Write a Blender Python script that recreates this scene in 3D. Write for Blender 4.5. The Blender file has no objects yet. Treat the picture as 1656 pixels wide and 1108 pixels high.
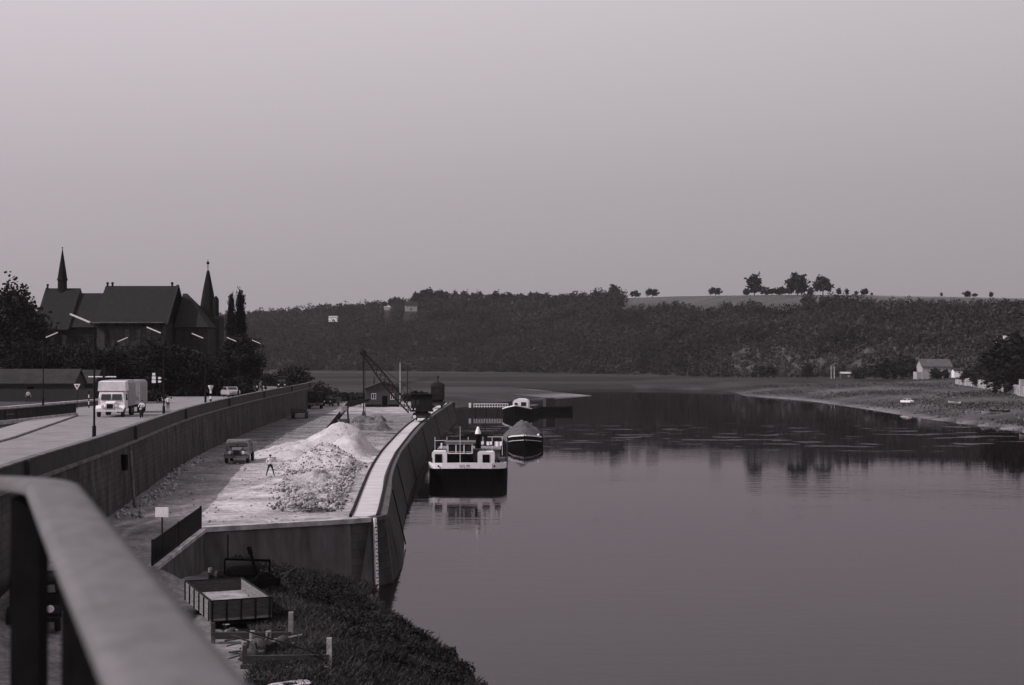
import bpy, math, random
import numpy as np
from mathutils import Vector, Matrix, noise as mnoise

PI = math.pi
R = math.radians
sc = bpy.context.scene
C = sc.collection
rng = np.random.default_rng(7)
random.seed(11)

# ------------------------------------------------------------------ camera
CAMZ = 14.8
PITCH = math.atan(26 / 2300)
cd = bpy.data.cameras.new('camera')
cam = bpy.data.objects.new('camera', cd)
C.objects.link(cam)
cam.location = (0, 0, CAMZ)
cam.rotation_euler = (PI / 2 + PITCH, 0, 0)
cd.sensor_width = 36
cd.lens = 50
cd.clip_start = 0.05
cd.clip_end = 20000
cd.dof.use_dof = True
cd.dof.focus_distance = 150
cd.dof.aperture_fstop = 5.6
sc.camera = cam

# ------------------------------------------------------------------ sky, sun, exposure
SUN_DIR = Vector((-0.90, -0.34, 0.80)).normalized()      # towards the sun
sun_el = math.asin(SUN_DIR.z)
sun_az = math.atan2(SUN_DIR.x, SUN_DIR.y)
w = bpy.data.worlds.new('World')
sc.world = w
w.use_nodes = True
nt = w.node_tree
for n in list(nt.nodes):
    nt.nodes.remove(n)
out = nt.nodes.new('ShaderNodeOutputWorld')
bg = nt.nodes.new('ShaderNodeBackground')
sky = nt.nodes.new('ShaderNodeTexSky')
sky.sky_type = 'NISHITA'
sky.sun_disc = False
sky.sun_elevation = sun_el
sky.sun_rotation = sun_az
sky.air_density = 2.0
sky.dust_density = 4.0
bw = nt.nodes.new('ShaderNodeRGBToBW')
nt.links.new(sky.outputs[0], bw.inputs[0])
geo = nt.nodes.new('ShaderNodeTexCoord')
sep = nt.nodes.new('ShaderNodeSeparateXYZ')
nt.links.new(geo.outputs['Generated'], sep.inputs[0])
ramp = nt.nodes.new('ShaderNodeValToRGB')                 # hazy air: duller towards the horizon
cr = ramp.color_ramp
cr.elements[0].position = 0.0
cr.elements[0].color = (3.85, 3.45, 3.74, 1)
cr.elements[1].position = 0.27
cr.elements[1].color = (7.7, 7.05, 7.5, 1)
e = cr.elements.new(0.12)
e.color = (5.1, 4.6, 4.95, 1)
nt.links.new(sep.outputs['Z'], ramp.inputs[0])
mixn = nt.nodes.new('ShaderNodeMix')
mixn.data_type = 'RGBA'
mixn.inputs['Factor'].default_value = 0.88
nt.links.new(bw.outputs[0], mixn.inputs['A'])
nt.links.new(ramp.outputs[0], mixn.inputs['B'])
side = nt.nodes.new('ShaderNodeMapRange')               # brighter towards the sun's side
side.inputs['From Min'].default_value = -0.45
side.inputs['From Max'].default_value = 0.35
side.inputs['To Min'].default_value = 1.14
side.inputs['To Max'].default_value = 0.94
nt.links.new(sep.outputs['X'], side.inputs['Value'])
mul = nt.nodes.new('ShaderNodeMix')
mul.data_type = 'RGBA'
mul.blend_type = 'MULTIPLY'
mul.inputs['Factor'].default_value = 1
nt.links.new(mixn.outputs['Result'], mul.inputs['A'])
nt.links.new(side.outputs[0], mul.inputs['B'])
nt.links.new(mul.outputs['Result'], bg.inputs['Color'])
bg.inputs['Strength'].default_value = 0.085
nt.links.new(bg.outputs[0], out.inputs[0])

sl = bpy.data.lights.new('sun', 'SUN')
sl.energy = 3.6
sl.angle = R(0.6)
sl.color = (1.0, 0.95, 0.965)
so = bpy.data.objects.new('sun', sl)
C.objects.link(so)
so.rotation_euler = SUN_DIR.to_track_quat('Z', 'Y').to_euler()
so.location = (-50, 0, 80)
vs = sc.view_settings
vs.view_transform = 'Standard'
vs.look = 'None'
vs.gamma = 1
vs.use_curve_mapping = False
vs.exposure = 0

# ------------------------------------------------------------------ materials
def tint(v):
    return (v * 1.03, v * 0.965, v * 1.0, 1)

_m = {}
def mat(name, v, var=0.3, scale=2.0, rough=0.85, bump=0.0, stretch=(1, 1, 1), bscale=None, metal=0.0, detail=6, v2=None, spec=0.3):
    if name in _m:
        return _m[name]
    m = bpy.data.materials.new(name)
    m.use_nodes = True
    t = m.node_tree
    b = t.nodes['Principled BSDF']
    b.inputs['Roughness'].default_value = rough
    b.inputs['Metallic'].default_value = metal
    b.inputs['Specular IOR Level'].default_value = spec
    tc = t.nodes.new('ShaderNodeTexCoord')
    mp = t.nodes.new('ShaderNodeMapping')
    mp.inputs['Scale'].default_value = stretch
    t.links.new(tc.outputs['Object'], mp.inputs[0])
    nz = t.nodes.new('ShaderNodeTexNoise')
    nz.inputs['Scale'].default_value = scale
    nz.inputs['Detail'].default_value = detail
    nz.inputs['Roughness'].default_value = 0.65
    t.links.new(mp.outputs[0], nz.inputs['Vector'])
    r = t.nodes.new('ShaderNodeValToRGB')
    r.color_ramp.elements[0].position = 0.32
    r.color_ramp.elements[1].position = 0.68
    r.color_ramp.elements[0].color = tint(v * (1 - var))
    r.color_ramp.elements[1].color = tint(v2 if v2 else v * (1 + var))
    t.links.new(nz.outputs['Fac'], r.inputs[0])
    t.links.new(r.outputs[0], b.inputs['Base Color'])
    if bump:
        n2 = t.nodes.new('ShaderNodeTexNoise')
        n2.inputs['Scale'].default_value = bscale or scale * 4
        n2.inputs['Detail'].default_value = 5
        t.links.new(mp.outputs[0], n2.inputs['Vector'])
        bp = t.nodes.new('ShaderNodeBump')
        bp.inputs['Strength'].default_value = bump
        bp.inputs['Distance'].default_value = 0.1
        t.links.new(n2.outputs['Fac'], bp.inputs['Height'])
        t.links.new(bp.outputs[0], b.inputs['Normal'])
    _m[name] = m
    return m

def brick_mat(name, v, mortar, sx, sy, rough=0.9, streak=0.5, axis='X'):
    """coursed masonry: courses along z, blocks along the wall, with streaky dirt"""
    if name in _m:
        return _m[name]
    m = bpy.data.materials.new(name)
    m.use_nodes = True
    t = m.node_tree
    b = t.nodes['Principled BSDF']
    b.inputs['Roughness'].default_value = rough
    b.inputs['Specular IOR Level'].default_value = 0.08
    tc = t.nodes.new('ShaderNodeTexCoord')
    sp = t.nodes.new('ShaderNodeSeparateXYZ')
    t.links.new(tc.outputs['Object'], sp.inputs[0])
    cb = t.nodes.new('ShaderNodeCombineXYZ')
    t.links.new(sp.outputs[axis], cb.inputs['X'])
    t.links.new(sp.outputs['Z'], cb.inputs['Y'])
    br = t.nodes.new('ShaderNodeTexBrick')
    br.inputs['Scale'].default_value = 1
    br.inputs['Brick Width'].default_value = sx
    br.inputs['Row Height'].default_value = sy
    br.inputs['Mortar Size'].default_value = 0.02 * sy / 0.3
    br.inputs['Color1'].default_value = tint(v * 0.86)
    br.inputs['Color2'].default_value = tint(v * 1.14)
    br.inputs['Mortar'].default_value = tint(mortar)
    t.links.new(cb.outputs[0], br.inputs['Vector'])
    nz = t.nodes.new('ShaderNodeTexNoise')
    nz.inputs['Scale'].default_value = 0.35
    nz.inputs['Detail'].default_value = 7
    nz.inputs['Roughness'].default_value = 0.7
    mp = t.nodes.new('ShaderNodeMapping')
    mp.inputs['Scale'].default_value = (2.2, 2.2, 0.7)
    t.links.new(tc.outputs['Object'], mp.inputs[0])
    t.links.new(mp.outputs[0], nz.inputs['Vector'])
    r = t.nodes.new('ShaderNodeValToRGB')
    r.color_ramp.elements[0].position = 0.3
    r.color_ramp.elements[1].position = 0.72
    r.color_ramp.elements[0].color = (1 - streak,) * 3 + (1,)
    r.color_ramp.elements[1].color = (1 + streak,) * 3 + (1,)
    t.links.new(nz.outputs['Fac'], r.inputs[0])
    mx = t.nodes.new('ShaderNodeMix')
    mx.data_type = 'RGBA'
    mx.blend_type = 'MULTIPLY'
    mx.inputs['Factor'].default_value = 1
    t.links.new(br.outputs['Color'], mx.inputs['A'])
    t.links.new(r.outputs[0], mx.inputs['B'])
    t.links.new(mx.outputs['Result'], b.inputs['Base Color'])
    bp = t.nodes.new('ShaderNodeBump')
    bp.inputs['Strength'].default_value = 0.5
    bp.inputs['Distance'].default_value = 0.05
    t.links.new(br.outputs['Fac'], bp.inputs['Height'])
    bp.invert = True
    t.links.new(bp.outputs[0], b.inputs['Normal'])
    _m[name] = m
    return m

M_white = mat('white_paint', 0.7, 0.08, 3, 0.5)
M_offwhite = mat('off_white_paint', 0.62, 0.12, 3, 0.6)
M_tube = mat('white_glass_tube', 0.6, 0.03, 3, 0.3)
M_black = mat('black_paint', 0.004, 0.4, 3, 0.9, spec=0.03)
M_tyre = mat('tyre_rubber', 0.012, 0.3, 8, 0.9)
M_iron = mat('dark_iron', 0.012, 0.5, 6, 0.85, bump=0.2, spec=0.1)
M_rust = mat('rusty_iron', 0.045, 0.6, 5, 0.85, bump=0.3)
M_glass = mat('dark_glass', 0.015, 0.2, 1, 0.12, spec=0.6)
M_wood = mat('weathered_wood', 0.045, 0.4, 2.5, 0.9, stretch=(1, 1, 8))
M_darkwood = mat('dark_timber', 0.028, 0.4, 2.5, 0.9, stretch=(1, 1, 6))
M_roof = mat('dark_roof_tiles', 0.010, 0.35, 1.2, 0.95, bump=0.3, bscale=9)
M_roofg = mat('mossy_grey_roof', 0.02, 0.5, 0.8, 0.95, bump=0.3, bscale=9)
M_slate = mat('spire_slate', 0.012, 0.3, 2, 0.95, spec=0.05)
M_church = brick_mat('church_stone', 0.024, 0.016, 0.9, 0.4)
M_concrete = mat('pale_concrete', 0.34, 0.35, 1.3, 0.9, bump=0.3)
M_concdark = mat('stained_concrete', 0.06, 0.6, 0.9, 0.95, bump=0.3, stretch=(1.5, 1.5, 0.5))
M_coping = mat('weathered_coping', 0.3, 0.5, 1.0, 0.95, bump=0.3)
M_wallcop = mat('wall_coping', 0.10, 0.5, 0.8, 0.95)
M_parapet = mat('parapet_stone', 0.028, 0.35, 0.7, 0.95)
M_ret = brick_mat('retaining_masonry', 0.05, 0.036, 1.1, 0.42, axis='Y', streak=.75)
M_quayface = brick_mat('quay_river_masonry', 0.042, 0.033, 1.2, 0.5, axis='Y', streak=0.7)
M_leaf = [mat('foliage_%s' % n, v, 0.5, 0.6, 0.8, spec=0.1) for n, v in (('dark', 0.010), ('deep', 0.014), ('mid', 0.022), ('pale', 0.04))]
M_farwood = mat('far_wood_foliage', 0.021, 0.75, 0.022, 0.85, spec=0.05, detail=9)
M_farshrub = mat('far_scrub_foliage', 0.042, 0.6, 0.03, 0.85, spec=0.05, detail=9)
M_bark = mat('bark', 0.03, 0.4, 3, 0.95)
M_grass = mat('bank_grass', 0.042, 0.8, 0.5, 0.9, spec=0.1)
M_drygrass = mat('dry_bank_grass', 0.1, 0.5, 0.9, 0.9, spec=0.1)
M_sand = mat('pale_sand', 0.40, 0.28, 0.55, 0.97, bump=1.0, bscale=5, detail=9)
M_stone = mat('rubble_stone', 0.27, 0.6, 0.7, 0.95, bump=0.4, detail=3)
M_darkstone = mat('dark_rubble', 0.09, 0.6, 0.9, 0.95)
M_stucco = mat('pale_stucco', 0.27, 0.15, 0.6, 0.95)
M_skin = mat('skin', 0.3, 0.1, 4, 0.6)
M_shirt = mat('pale_cloth', 0.62, 0.1, 6, 0.9)
M_trouser = mat('dark_cloth', 0.02, 0.2, 6, 0.95)
M_hair = mat('dark_hair', 0.015, 0.2, 9, 0.8)
M_rail = mat('painted_handrail', 0.125, 0.22, 30, 0.8, bump=0.25, bscale=220, spec=0.1)
M_bar = mat('railing_bar', 0.007, 0.3, 20, 0.9, spec=0.05)
M_bargehull = mat('black_hull', 0.003, 0.5, 0.8, 0.95, spec=0.02)
M_deck = mat('dark_deck', 0.05, 0.5, 1.5, 0.9)
M_coal = mat('bulk_cargo', 0.08, 0.4, 2.2, 0.98, bump=0.8, bscale=9)
M_cream = mat('cream_lorry_paint', 0.62, 0.16, 1.5, 0.55)
M_tarp = mat('lorry_tarpaulin', 0.25, 0.18, 1.4, 0.8, bump=0.4, bscale=3)
M_greytruck = mat('dusty_grey_paint', 0.10, 0.35, 2, 0.8)
M_dusty = mat('dusty_boards', 0.17, 0.4, 2.2, 0.9, stretch=(1, 1, 5))

# ------------------------------------------------------------------ object helpers
def tag(o, label=None, cat=None, group=None, kind=None):
    if label: o['label'] = label
    if cat: o['category'] = cat
    if group: o['group'] = group
    if kind: o['kind'] = kind
    return o

def thing(name, label, cat, loc=(0, 0, 0), rz=0.0, group=None):
    o = bpy.data.objects.new(name, None)
    o.empty_display_size = 0.3
    C.objects.link(o)
    o.location = loc
    o.rotation_euler = (0, 0, rz)
    return tag(o, label, cat, group)

def dup(root, loc, rz=0.0, s=1.0, label=None, group=None):
    r = root.copy(); C.objects.link(r)
    r.location = loc; r.rotation_euler = (0, 0, rz)
    r.scale = (s, s, s) if not isinstance(s, tuple) else s
    if label: r['label'] = label
    if group: r['group'] = group
    for ch in list(root.children):
        c = ch.copy(); C.objects.link(c); c.parent = r
        for g in list(ch.children):
            d = g.copy(); C.objects.link(d); d.parent = c
    return r

def mesh_np(name, V, F, m, parent=None, smooth=False):
    """V (n,3), F (k,4) or (k,3) numpy"""
    me = bpy.data.meshes.new(name)
    V = np.asarray(V, dtype=np.float32); F = np.asarray(F, dtype=np.int32)
    k, q = F.shape
    me.vertices.add(len(V)); me.vertices.foreach_set('co', V.ravel())
    me.loops.add(k * q); me.loops.foreach_set('vertex_index', F.ravel())
    me.polygons.add(k)
    me.polygons.foreach_set('loop_start', np.arange(0, k * q, q, dtype=np.int32))
    me.polygons.foreach_set('loop_total', np.full(k, q, dtype=np.int32))
    if smooth:
        me.polygons.foreach_set('use_smooth', np.ones(k, dtype=bool))
    me.update(calc_edges=True)
    me.materials.append(m)
    o = bpy.data.objects.new(name, me)
    C.objects.link(o)
    if parent: o.parent = parent
    return o

class MB:
    def __init__(s):
        s.v = []; s.f = []; s.sm = []
    def add(s, vs, fs, smooth=False):
        b = len(s.v)
        s.v += [tuple(p) for p in vs]
        s.f += [tuple(i + b for i in f) for f in fs]
        s.sm += [smooth] * len(fs)
        return s
    def box(s, x0, x1, y0, y1, z0, z1, rz=0, c=None):
        p = [(x0, y0, z0), (x1, y0, z0), (x1, y1, z0), (x0, y1, z0), (x0, y0, z1), (x1, y0, z1), (x1, y1, z1), (x0, y1, z1)]
        if rz:
            cx, cy = c or ((x0 + x1) / 2, (y0 + y1) / 2)
            p = [(cx + (a - cx) * math.cos(rz) - (b - cy) * math.sin(rz), cy + (a - cx) * math.sin(rz) + (b - cy) * math.cos(rz), z) for a, b, z in p]
        return s.add(p, [(0, 3, 2, 1), (4, 5, 6, 7), (0, 1, 5, 4), (1, 2, 6, 5), (2, 3, 7, 6), (3, 0, 4, 7)])
    def bar(s, a, b, w, h=None):
        a = Vector(a); b = Vector(b); h = h or w
        d = (b - a).normalized()
        up = Vector((0, 0, 1)) if abs(d.z) < 0.95 else Vector((0, 1, 0))
        x = d.cross(up).normalized(); z = x.cross(d).normalized()
        p = []
        for q in (a, b):
            for sx, sz in ((-1, -1), (1, -1), (1, 1), (-1, 1)):
                p.append(q + x * sx * w / 2 + z * sz * h / 2)
        return s.add(p, [(0, 1, 2, 3), (7, 6, 5, 4), (0, 4, 5, 1), (1, 5, 6, 2), (2, 6, 7, 3), (3, 7, 4, 0)])
    def tube(s, a, b, r0, r1=None, n=10):
        a = Vector(a); b = Vector(b); r1 = r0 if r1 is None else r1
        d = (b - a).normalized()
        up = Vector((0, 0, 1)) if abs(d.z) < 0.95 else Vector((0, 1, 0))
        x = d.cross(up).normalized(); y = d.cross(x)
        p = []
        for q, r in ((a, r0), (b, r1)):
            for i in range(n):
                t = 2 * PI * i / n
                p.append(q + x * r * math.cos(t) + y * r * math.sin(t))
        fs = [(i, (i + 1) % n, n + (i + 1) % n, n + i) for i in range(n)]
        s.add(p, fs, True)
        return s.add(p, [tuple(range(n - 1, -1, -1)), tuple(range(n, 2 * n))])
    def lathe(s, prof, c=(0, 0, 0), n=12, axis='z', smooth=True, rot=0):
        p = []
        for r, z in prof:
            for i in range(n):
                t = 2 * PI * i / n + rot
                a, b = r * math.cos(t), r * math.sin(t)
                p.append((c[0] + a, c[1] + b, c[2] + z) if axis == 'z' else ((c[0] + z, c[1] + a, c[2] + b) if axis == 'x' else (c[0] + a, c[1] + z, c[2] + b)))
        fs = []
        for j in range(len(prof) - 1):
            for i in range(n):
                fs.append((j * n + i, j * n + (i + 1) % n, (j + 1) * n + (i + 1) % n, (j + 1) * n + i))
        s.add(p, fs, smooth)
        return s.add(p, [tuple(range(n - 1, -1, -1)), tuple(range((len(prof) - 1) * n, len(prof) * n))])
    def loft(s, secs, close=True, cap=True, smooth=False):
        n = len(secs[0]); p = [q for sec in secs for q in sec]; fs = []
        for j in range(len(secs) - 1):
            for i in range(n if close else n - 1):
                fs.append((j * n + i, j * n + (i + 1) % n, (j + 1) * n + (i + 1) % n, (j + 1) * n + i))
        s.add(p, fs, smooth)
        if cap:
            s.add(p, [tuple(range(n - 1, -1, -1)), tuple(range((len(secs) - 1) * n, len(secs) * n))])
        return s
    def prism_y(s, poly, y0, y1):      # polygon in x,z extruded along y
        return s.loft([[(x, y0, z) for x, z in poly], [(x, y1, z) for x, z in poly]])
    def prism_x(s, poly, x0, x1):      # polygon in y,z extruded along x
        return s.loft([[(x0, y, z) for y, z in poly], [(x1, y, z) for y, z in poly]])
    def ball(s, c, r, n=10, sz=1.0):
        k = 6
        prof = [(max(1e-3, r * math.sin(PI * i / k)), -r * sz * math.cos(PI * i / k)) for i in range(k + 1)]
        return s.lathe(prof, c, n)
    def build(s, name, m, parent=None, bevel=0):
        me = bpy.data.meshes.new(name)
        me.from_pydata(s.v, [], s.f)
        for p, q in zip(me.polygons, s.sm):
            p.use_smooth = q
        me.materials.append(m)
        me.update()
        o = bpy.data.objects.new(name, me)
        C.objects.link(o)
        if parent: o.parent = parent
        if bevel:
            md = o.modifiers.new('bevel', 'BEVEL'); md.width = bevel; md.segments = 2; md.limit_method = 'ANGLE'
        return o

def path_frames(pts):
    out = []
    for i, p in enumerate(pts):
        a = Vector(pts[max(0, i - 1)]); b = Vector(pts[min(len(pts) - 1, i + 1)])
        d = (b - a); d = Vector((d[0], d[1])).normalized()
        out.append((Vector((p[0], p[1])), Vector((d.y, -d.x))))       # right-hand normal
    return out

def ribbon(pts, prof, closed_caps=True):
    """sweep a profile (offset to the right, z) along plan points"""
    mb = MB()
    secs = []
    for i, (p, n) in enumerate(path_frames(pts)):
        pr = prof(i) if callable(prof) else prof
        secs.append([(p.x + n.x * o, p.y + n.y * o, z) for o, z in pr])
    return mb.loft(secs)

def resample(pts, step):
    P = np.array(pts, float)
    seg = np.hypot(*(P[1:] - P[:-1]).T)
    cum = np.concatenate([[0], np.cumsum(seg)])
    n = max(2, int(cum[-1] / step) + 1)
    t = np.linspace(0, cum[-1], n)
    return [(float(np.interp(a, cum, P[:, 0])), float(np.interp(a, cum, P[:, 1]))) for a in t]

def smooth_path(pts, step):
    """Catmull-Rom through the points"""
    P = [np.array(p, float) for p in pts]
    P = [2 * P[0] - P[1]] + P + [2 * P[-1] - P[-2]]
    o = []
    for i in range(1, len(P) - 2):
        L = np.linalg.norm(P[i + 1] - P[i]); k = max(1, int(L / step))
        for j in range(k):
            t = j / k
            o.append(0.5 * ((2 * P[i]) + (-P[i - 1] + P[i + 1]) * t + (2 * P[i - 1] - 5 * P[i] + 4 * P[i + 1] - P[i + 2]) * t * t + (-P[i - 1] + 3 * P[i] - 3 * P[i + 1] + P[i + 2]) * t ** 3))
    o.append(P[-2])
    return [tuple(float(a) for a in q) for q in o]

def AT(px, py, z):
    """where the photo's pixel meets the level z"""
    a = (px - 828) / 2300; b = (554 - py) / 2300
    dx, dy, dz = a, math.cos(PITCH) - b * math.sin(PITCH), math.sin(PITCH) + b * math.cos(PITCH)
    t = (z - CAMZ) / dz
    return Vector((dx * t, dy * t, z))
def AX(px, d):
    return (px - 828) / 2300 * d
def ZY(py, d):
    return CAMZ + (580 - py) * d / 2300

# ------------------------------------------------------------------ the lie of the land
WALL = [(-12.5, -60), (-13.5, 0), (-20.5, 40), (-23.2, 62), (-24.9, 76), (-26.6, 92), (-28.6, 108), (-31.8, 133), (-34.6, 160), (-38.4, 215), (-41.9, 286), (-44, 315), (-50, 420)]
WY = np.array([p[1] for p in WALL]); WX = np.array([p[0] for p in WALL])
QUAY = [(-18.9, 87.0), (-10.4, 91.5), (-9.2, 92.4), (-8.4, 94.3), (-8.55, 97.0), (-9.6, 112), (-10.75, 127), (-11.95, 149), (-12.75, 171), (-14.3, 246), (-14.2, 335), (-15.2, 341), (-18, 344)]
QX = np.interp
ROADL = [(-27, -60), (-29, 40), (-39, 111), (-46.8, 152), (-50.5, 170), (-56, 200), (-60, 300), (-66, 420)]
RLY = np.array([p[1] for p in ROADL]); RLX = np.array([p[0] for p in ROADL])
RIVER = [(5, -90), (3, 20), (-1, 58), (-1.9, 64.5), (-4, 72.4), (-7, 81), (-9.5, 89), (-8.9, 93), (-11, 126), (-12.9, 171), (-14.6, 246), (-14.2, 341),
         (-20, 352), (-19, 415), (-6, 470), (8, 535), (33, 567), (23, 590), (10, 612), (22, 655), (40, 694), (66, 684), (92, 672), (97, 625), (92, 567), (103, 500), (103, 415), (101, 347), (102, 283), (104, 200), (100, 0), (95, -90)]
RP = np.array(RIVER, float)

def river_sd(x, y):
    """distance to the river's edge, positive on land"""
    x = np.asarray(x, float); y = np.asarray(y, float)
    best = np.full(x.shape, 1e9); inside = np.zeros(x.shape, bool)
    n = len(RP)
    for i in range(n):
        ax, ay = RP[i]; bx, by = RP[(i + 1) % n]
        ex, ey = bx - ax, by - ay
        t = np.clip(((x - ax) * ex + (y - ay) * ey) / (ex * ex + ey * ey), 0, 1)
        best = np.minimum(best, np.hypot(x - ax - t * ex, y - ay - t * ey))
        c = ((ay > y) != (by > y)) & (x < (bx - ax) * (y - ay) / (by - ay + 1e-12) + ax)
        inside ^= c
    return np.where(inside, -best, best)

def ss(a, b, x):
    t = np.clip((x - a) / (b - a), 0, 1)
    return t * t * (3 - 2 * t)

UF = [-0.6, -0.2, -0.1, 0.0, 0.08, 0.15, 0.24, 0.30, 0.36, 0.6]
FF = [1300, 1300, 1240, 1150, 1040, 900, 760, 690, 620, 520]
PXS = [-300, 400, 480, 560, 620, 680, 800, 900, 1000, 1100, 1250, 1400, 1656, 2000]
YS = [520, 515, 508, 502, 497, 491, 492, 490, 482.5, 479, 477, 477, 482, 488]

def G(x, y):
    x = np.asarray(x, float); y = np.asarray(y, float)
    sd = river_sd(x, y)
    d = np.maximum(y, 1.0); u = x / d
    # natural land: beach, flood meadow, the right bank climbing faster
    right = ss(60, 95, x) * ss(900, 600, y)
    z = np.where(sd > 0, np.minimum(sd * 0.11, 1.9) + np.clip(sd - 17, 0, 600) * (0.004 + 0.05 * right * (sd < 120)), np.maximum(sd * 0.5, -2.2))
    z = np.where((right > 0) & (sd >= 120), 1.9 + 0.4 + 103 * 0.05 * right + 0.004 * np.clip(sd - 17, 0, 600), z)
    # the hill across the valley
    F = np.interp(u, UF, FF); Wd = 290.0
    zc = CAMZ + (580 - np.interp(828 + 2300 * u, PXS, YS)) * (F + Wd) / 2300
    t = np.clip((d - F) / Wd, 0, 1)
    s = 1 - (1 - t) ** 1.3
    z = z * (1 - ss(0, 1, t)) + zc * s * ss(0, 0.08, t) + 0
    wx = np.interp(y, WY, WX)
    # left: street level behind the retaining wall
    st = 8.5 - 5.0 * ss(330, 450, y)
    left = ss(wx - 0.45, wx - 1.2, x) * (y < 1000)
    # quay level
    endl = 87.0 + (x + 18.9) * 0.53
    qx = np.interp(y, [90, 97, 126, 171, 246, 341, 343], [-8.9, -8.95, -11.0, -13.2, -15.0, -14.8, -15.2])
    q = ss(0.45, 1.0, y - endl) * ss(qx - 0.2, qx - 0.9, x) * (1 - ss(343, 400, y)) * (x > wx - 3)
    zq = 4.38 + 0.0 * x
    # low ground by the bridge and the ramp going down to it
    near = (y <= 92) & (x > wx - 3)
    low = np.minimum(2.3, 0.05 + np.maximum(sd, 0) * 0.33)
    low = np.where(sd > 0, low, np.maximum(sd * 0.5, -2.2))
    low = low + 1.35 * np.exp(-((y - 75.5) / 2.6) ** 2) * np.exp(-((x + 19) / 1.6) ** 2) * (sd > 3)
    low = low - 0.5 * ss(80, 87, y) * ss(-12, -16, x)
    rampz = np.interp(y, [56, 60, 66, 76, 88, 92], [2.4, 2.6, 3.05, 3.8, 4.38, 4.38]) + 0.9 * ss(-20.3, -22.5, x) * ss(84, 74, y)
    wr = np.where(y > 76, ss(-18.95, -19.15, x), ss(-17.6, -20.4, x))
    nearz = low * (1 - wr) + rampz * wr
    z = np.where(near, nearz, z)
    z = z * (1 - q) + zq * q
    z = z * (1 - left) + st * left
    return z

def Gs(x, y):
    return float(G(np.array([x]), np.array([y]))[0])

def grid_mesh(name, X, Y, Z, m, attr=None):
    r, c = X.shape
    V = np.stack([X.ravel(), Y.ravel(), Z.ravel()], 1)
    i = np.arange(r * c).reshape(r, c)
    F = np.stack([i[:-1, :-1].ravel(), i[:-1, 1:].ravel(), i[1:, 1:].ravel(), i[1:, :-1].ravel()], 1)
    o = mesh_np(name, V, F, m, smooth=True)
    if attr is not None:
        a = o.data.attributes.new('tone', 'FLOAT', 'POINT')
        a.data.foreach_set('value', attr.ravel().astype(np.float32))
    return o

def tone_mat(name, scale1, scale2, amp=0.35, stretch=(1, 1, 1), bump=0.6, bdist=0.15):
    m = bpy.data.materials.new(name)
    m.use_nodes = True
    t = m.node_tree
    b = t.nodes['Principled BSDF']
    b.inputs['Roughness'].default_value = 0.97
    b.inputs['Specular IOR Level'].default_value = 0.1
    at = t.nodes.new('ShaderNodeAttribute'); at.attribute_name = 'tone'
    tc = t.nodes.new('ShaderNodeTexCoord')
    mp = t.nodes.new('ShaderNodeMapping'); mp.inputs['Scale'].default_value = stretch
    t.links.new(tc.outputs['Object'], mp.inputs[0])
    prev = at.outputs['Fac']
    for sc_, am in ((scale1, amp), (scale2, amp)):
        n = t.nodes.new('ShaderNodeTexNoise')
        n.inputs['Scale'].default_value = sc_; n.inputs['Detail'].default_value = 8; n.inputs['Roughness'].default_value = 0.7
        t.links.new(mp.outputs[0], n.inputs['Vector'])
        mr = t.nodes.new('ShaderNodeMapRange')
        mr.inputs['From Min'].default_value = 0.3; mr.inputs['From Max'].default_value = 0.7
        mr.inputs['To Min'].default_value = 1 - am; mr.inputs['To Max'].default_value = 1 + am
        t.links.new(n.outputs['Fac'], mr.inputs['Value'])
        mu = t.nodes.new('ShaderNodeMath'); mu.operation = 'MULTIPLY'
        t.links.new(prev, mu.inputs[0]); t.links.new(mr.outputs[0], mu.inputs[1])
        prev = mu.outputs[0]
        last = n
    cm = t.nodes.new('ShaderNodeMix'); cm.data_type = 'RGBA'; cm.blend_type = 'MULTIPLY'; cm.inputs['Factor'].default_value = 1
    t.links.new(prev, cm.inputs['A'])
    cm.inputs['B'].default_value = (1.03, 0.965, 1.0, 1)
    t.links.new(cm.outputs['Result'], b.inputs['Base Color'])
    bp = t.nodes.new('ShaderNodeBump'); bp.inputs['Strength'].default_value = bump; bp.inputs['Distance'].default_value = bdist
    t.links.new(last.outputs['Fac'], bp.inputs['Height'])
    t.links.new(bp.outputs[0], b.inputs['Normal'])
    return m

# near ground
def fbm(x, y, s, seed=0):
    o = np.zeros(x.shape); a = 1
    r_ = np.random.default_rng(seed)
    for k in range(5):
        for j in range(3):
            th = r_.uniform(0, 2 * PI); ph = r_.uniform(0, 2 * PI)
            o += a * np.sin((x * math.cos(th) + y * math.sin(th)) * s + ph)
        s *= 1.9; a *= 0.6
    return o / 4
nx = np.arange(-66, 14.01, 0.45); ny = np.arange(28, 352.1, 0.6)
X, Y = np.meshgrid(nx, ny)
Z = G(X, Y)
Z = Z + np.where(Z < 6, 0.05 * np.sin(X * 1.3 + Y * 0.4) * np.sin(Y * 0.7), 0) * (Z > 0.2)
wxg = np.interp(Y, WY, WX)
tone = np.full(X.shape, 0.2)
endl = 87.0 + (X + 18.9) * 0.53
onq = (Y > endl)
tone = np.where(onq, 0.225, 0.19)
tone = np.where(X < np.interp(Y, RLY, RLX) - 3.0, 0.03, tone)
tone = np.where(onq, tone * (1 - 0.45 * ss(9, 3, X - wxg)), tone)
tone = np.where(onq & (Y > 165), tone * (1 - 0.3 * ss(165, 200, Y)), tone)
tone = tone + 0.12 * onq * ss(262, 276, Y) * ss(338, 326, Y)
tone = tone * (1 + 0.28 * np.clip(fbm(X * 0.5, Y * 1.0, 0.9, 21), -1.2, 1.2) * onq * (X > wxg))
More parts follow.
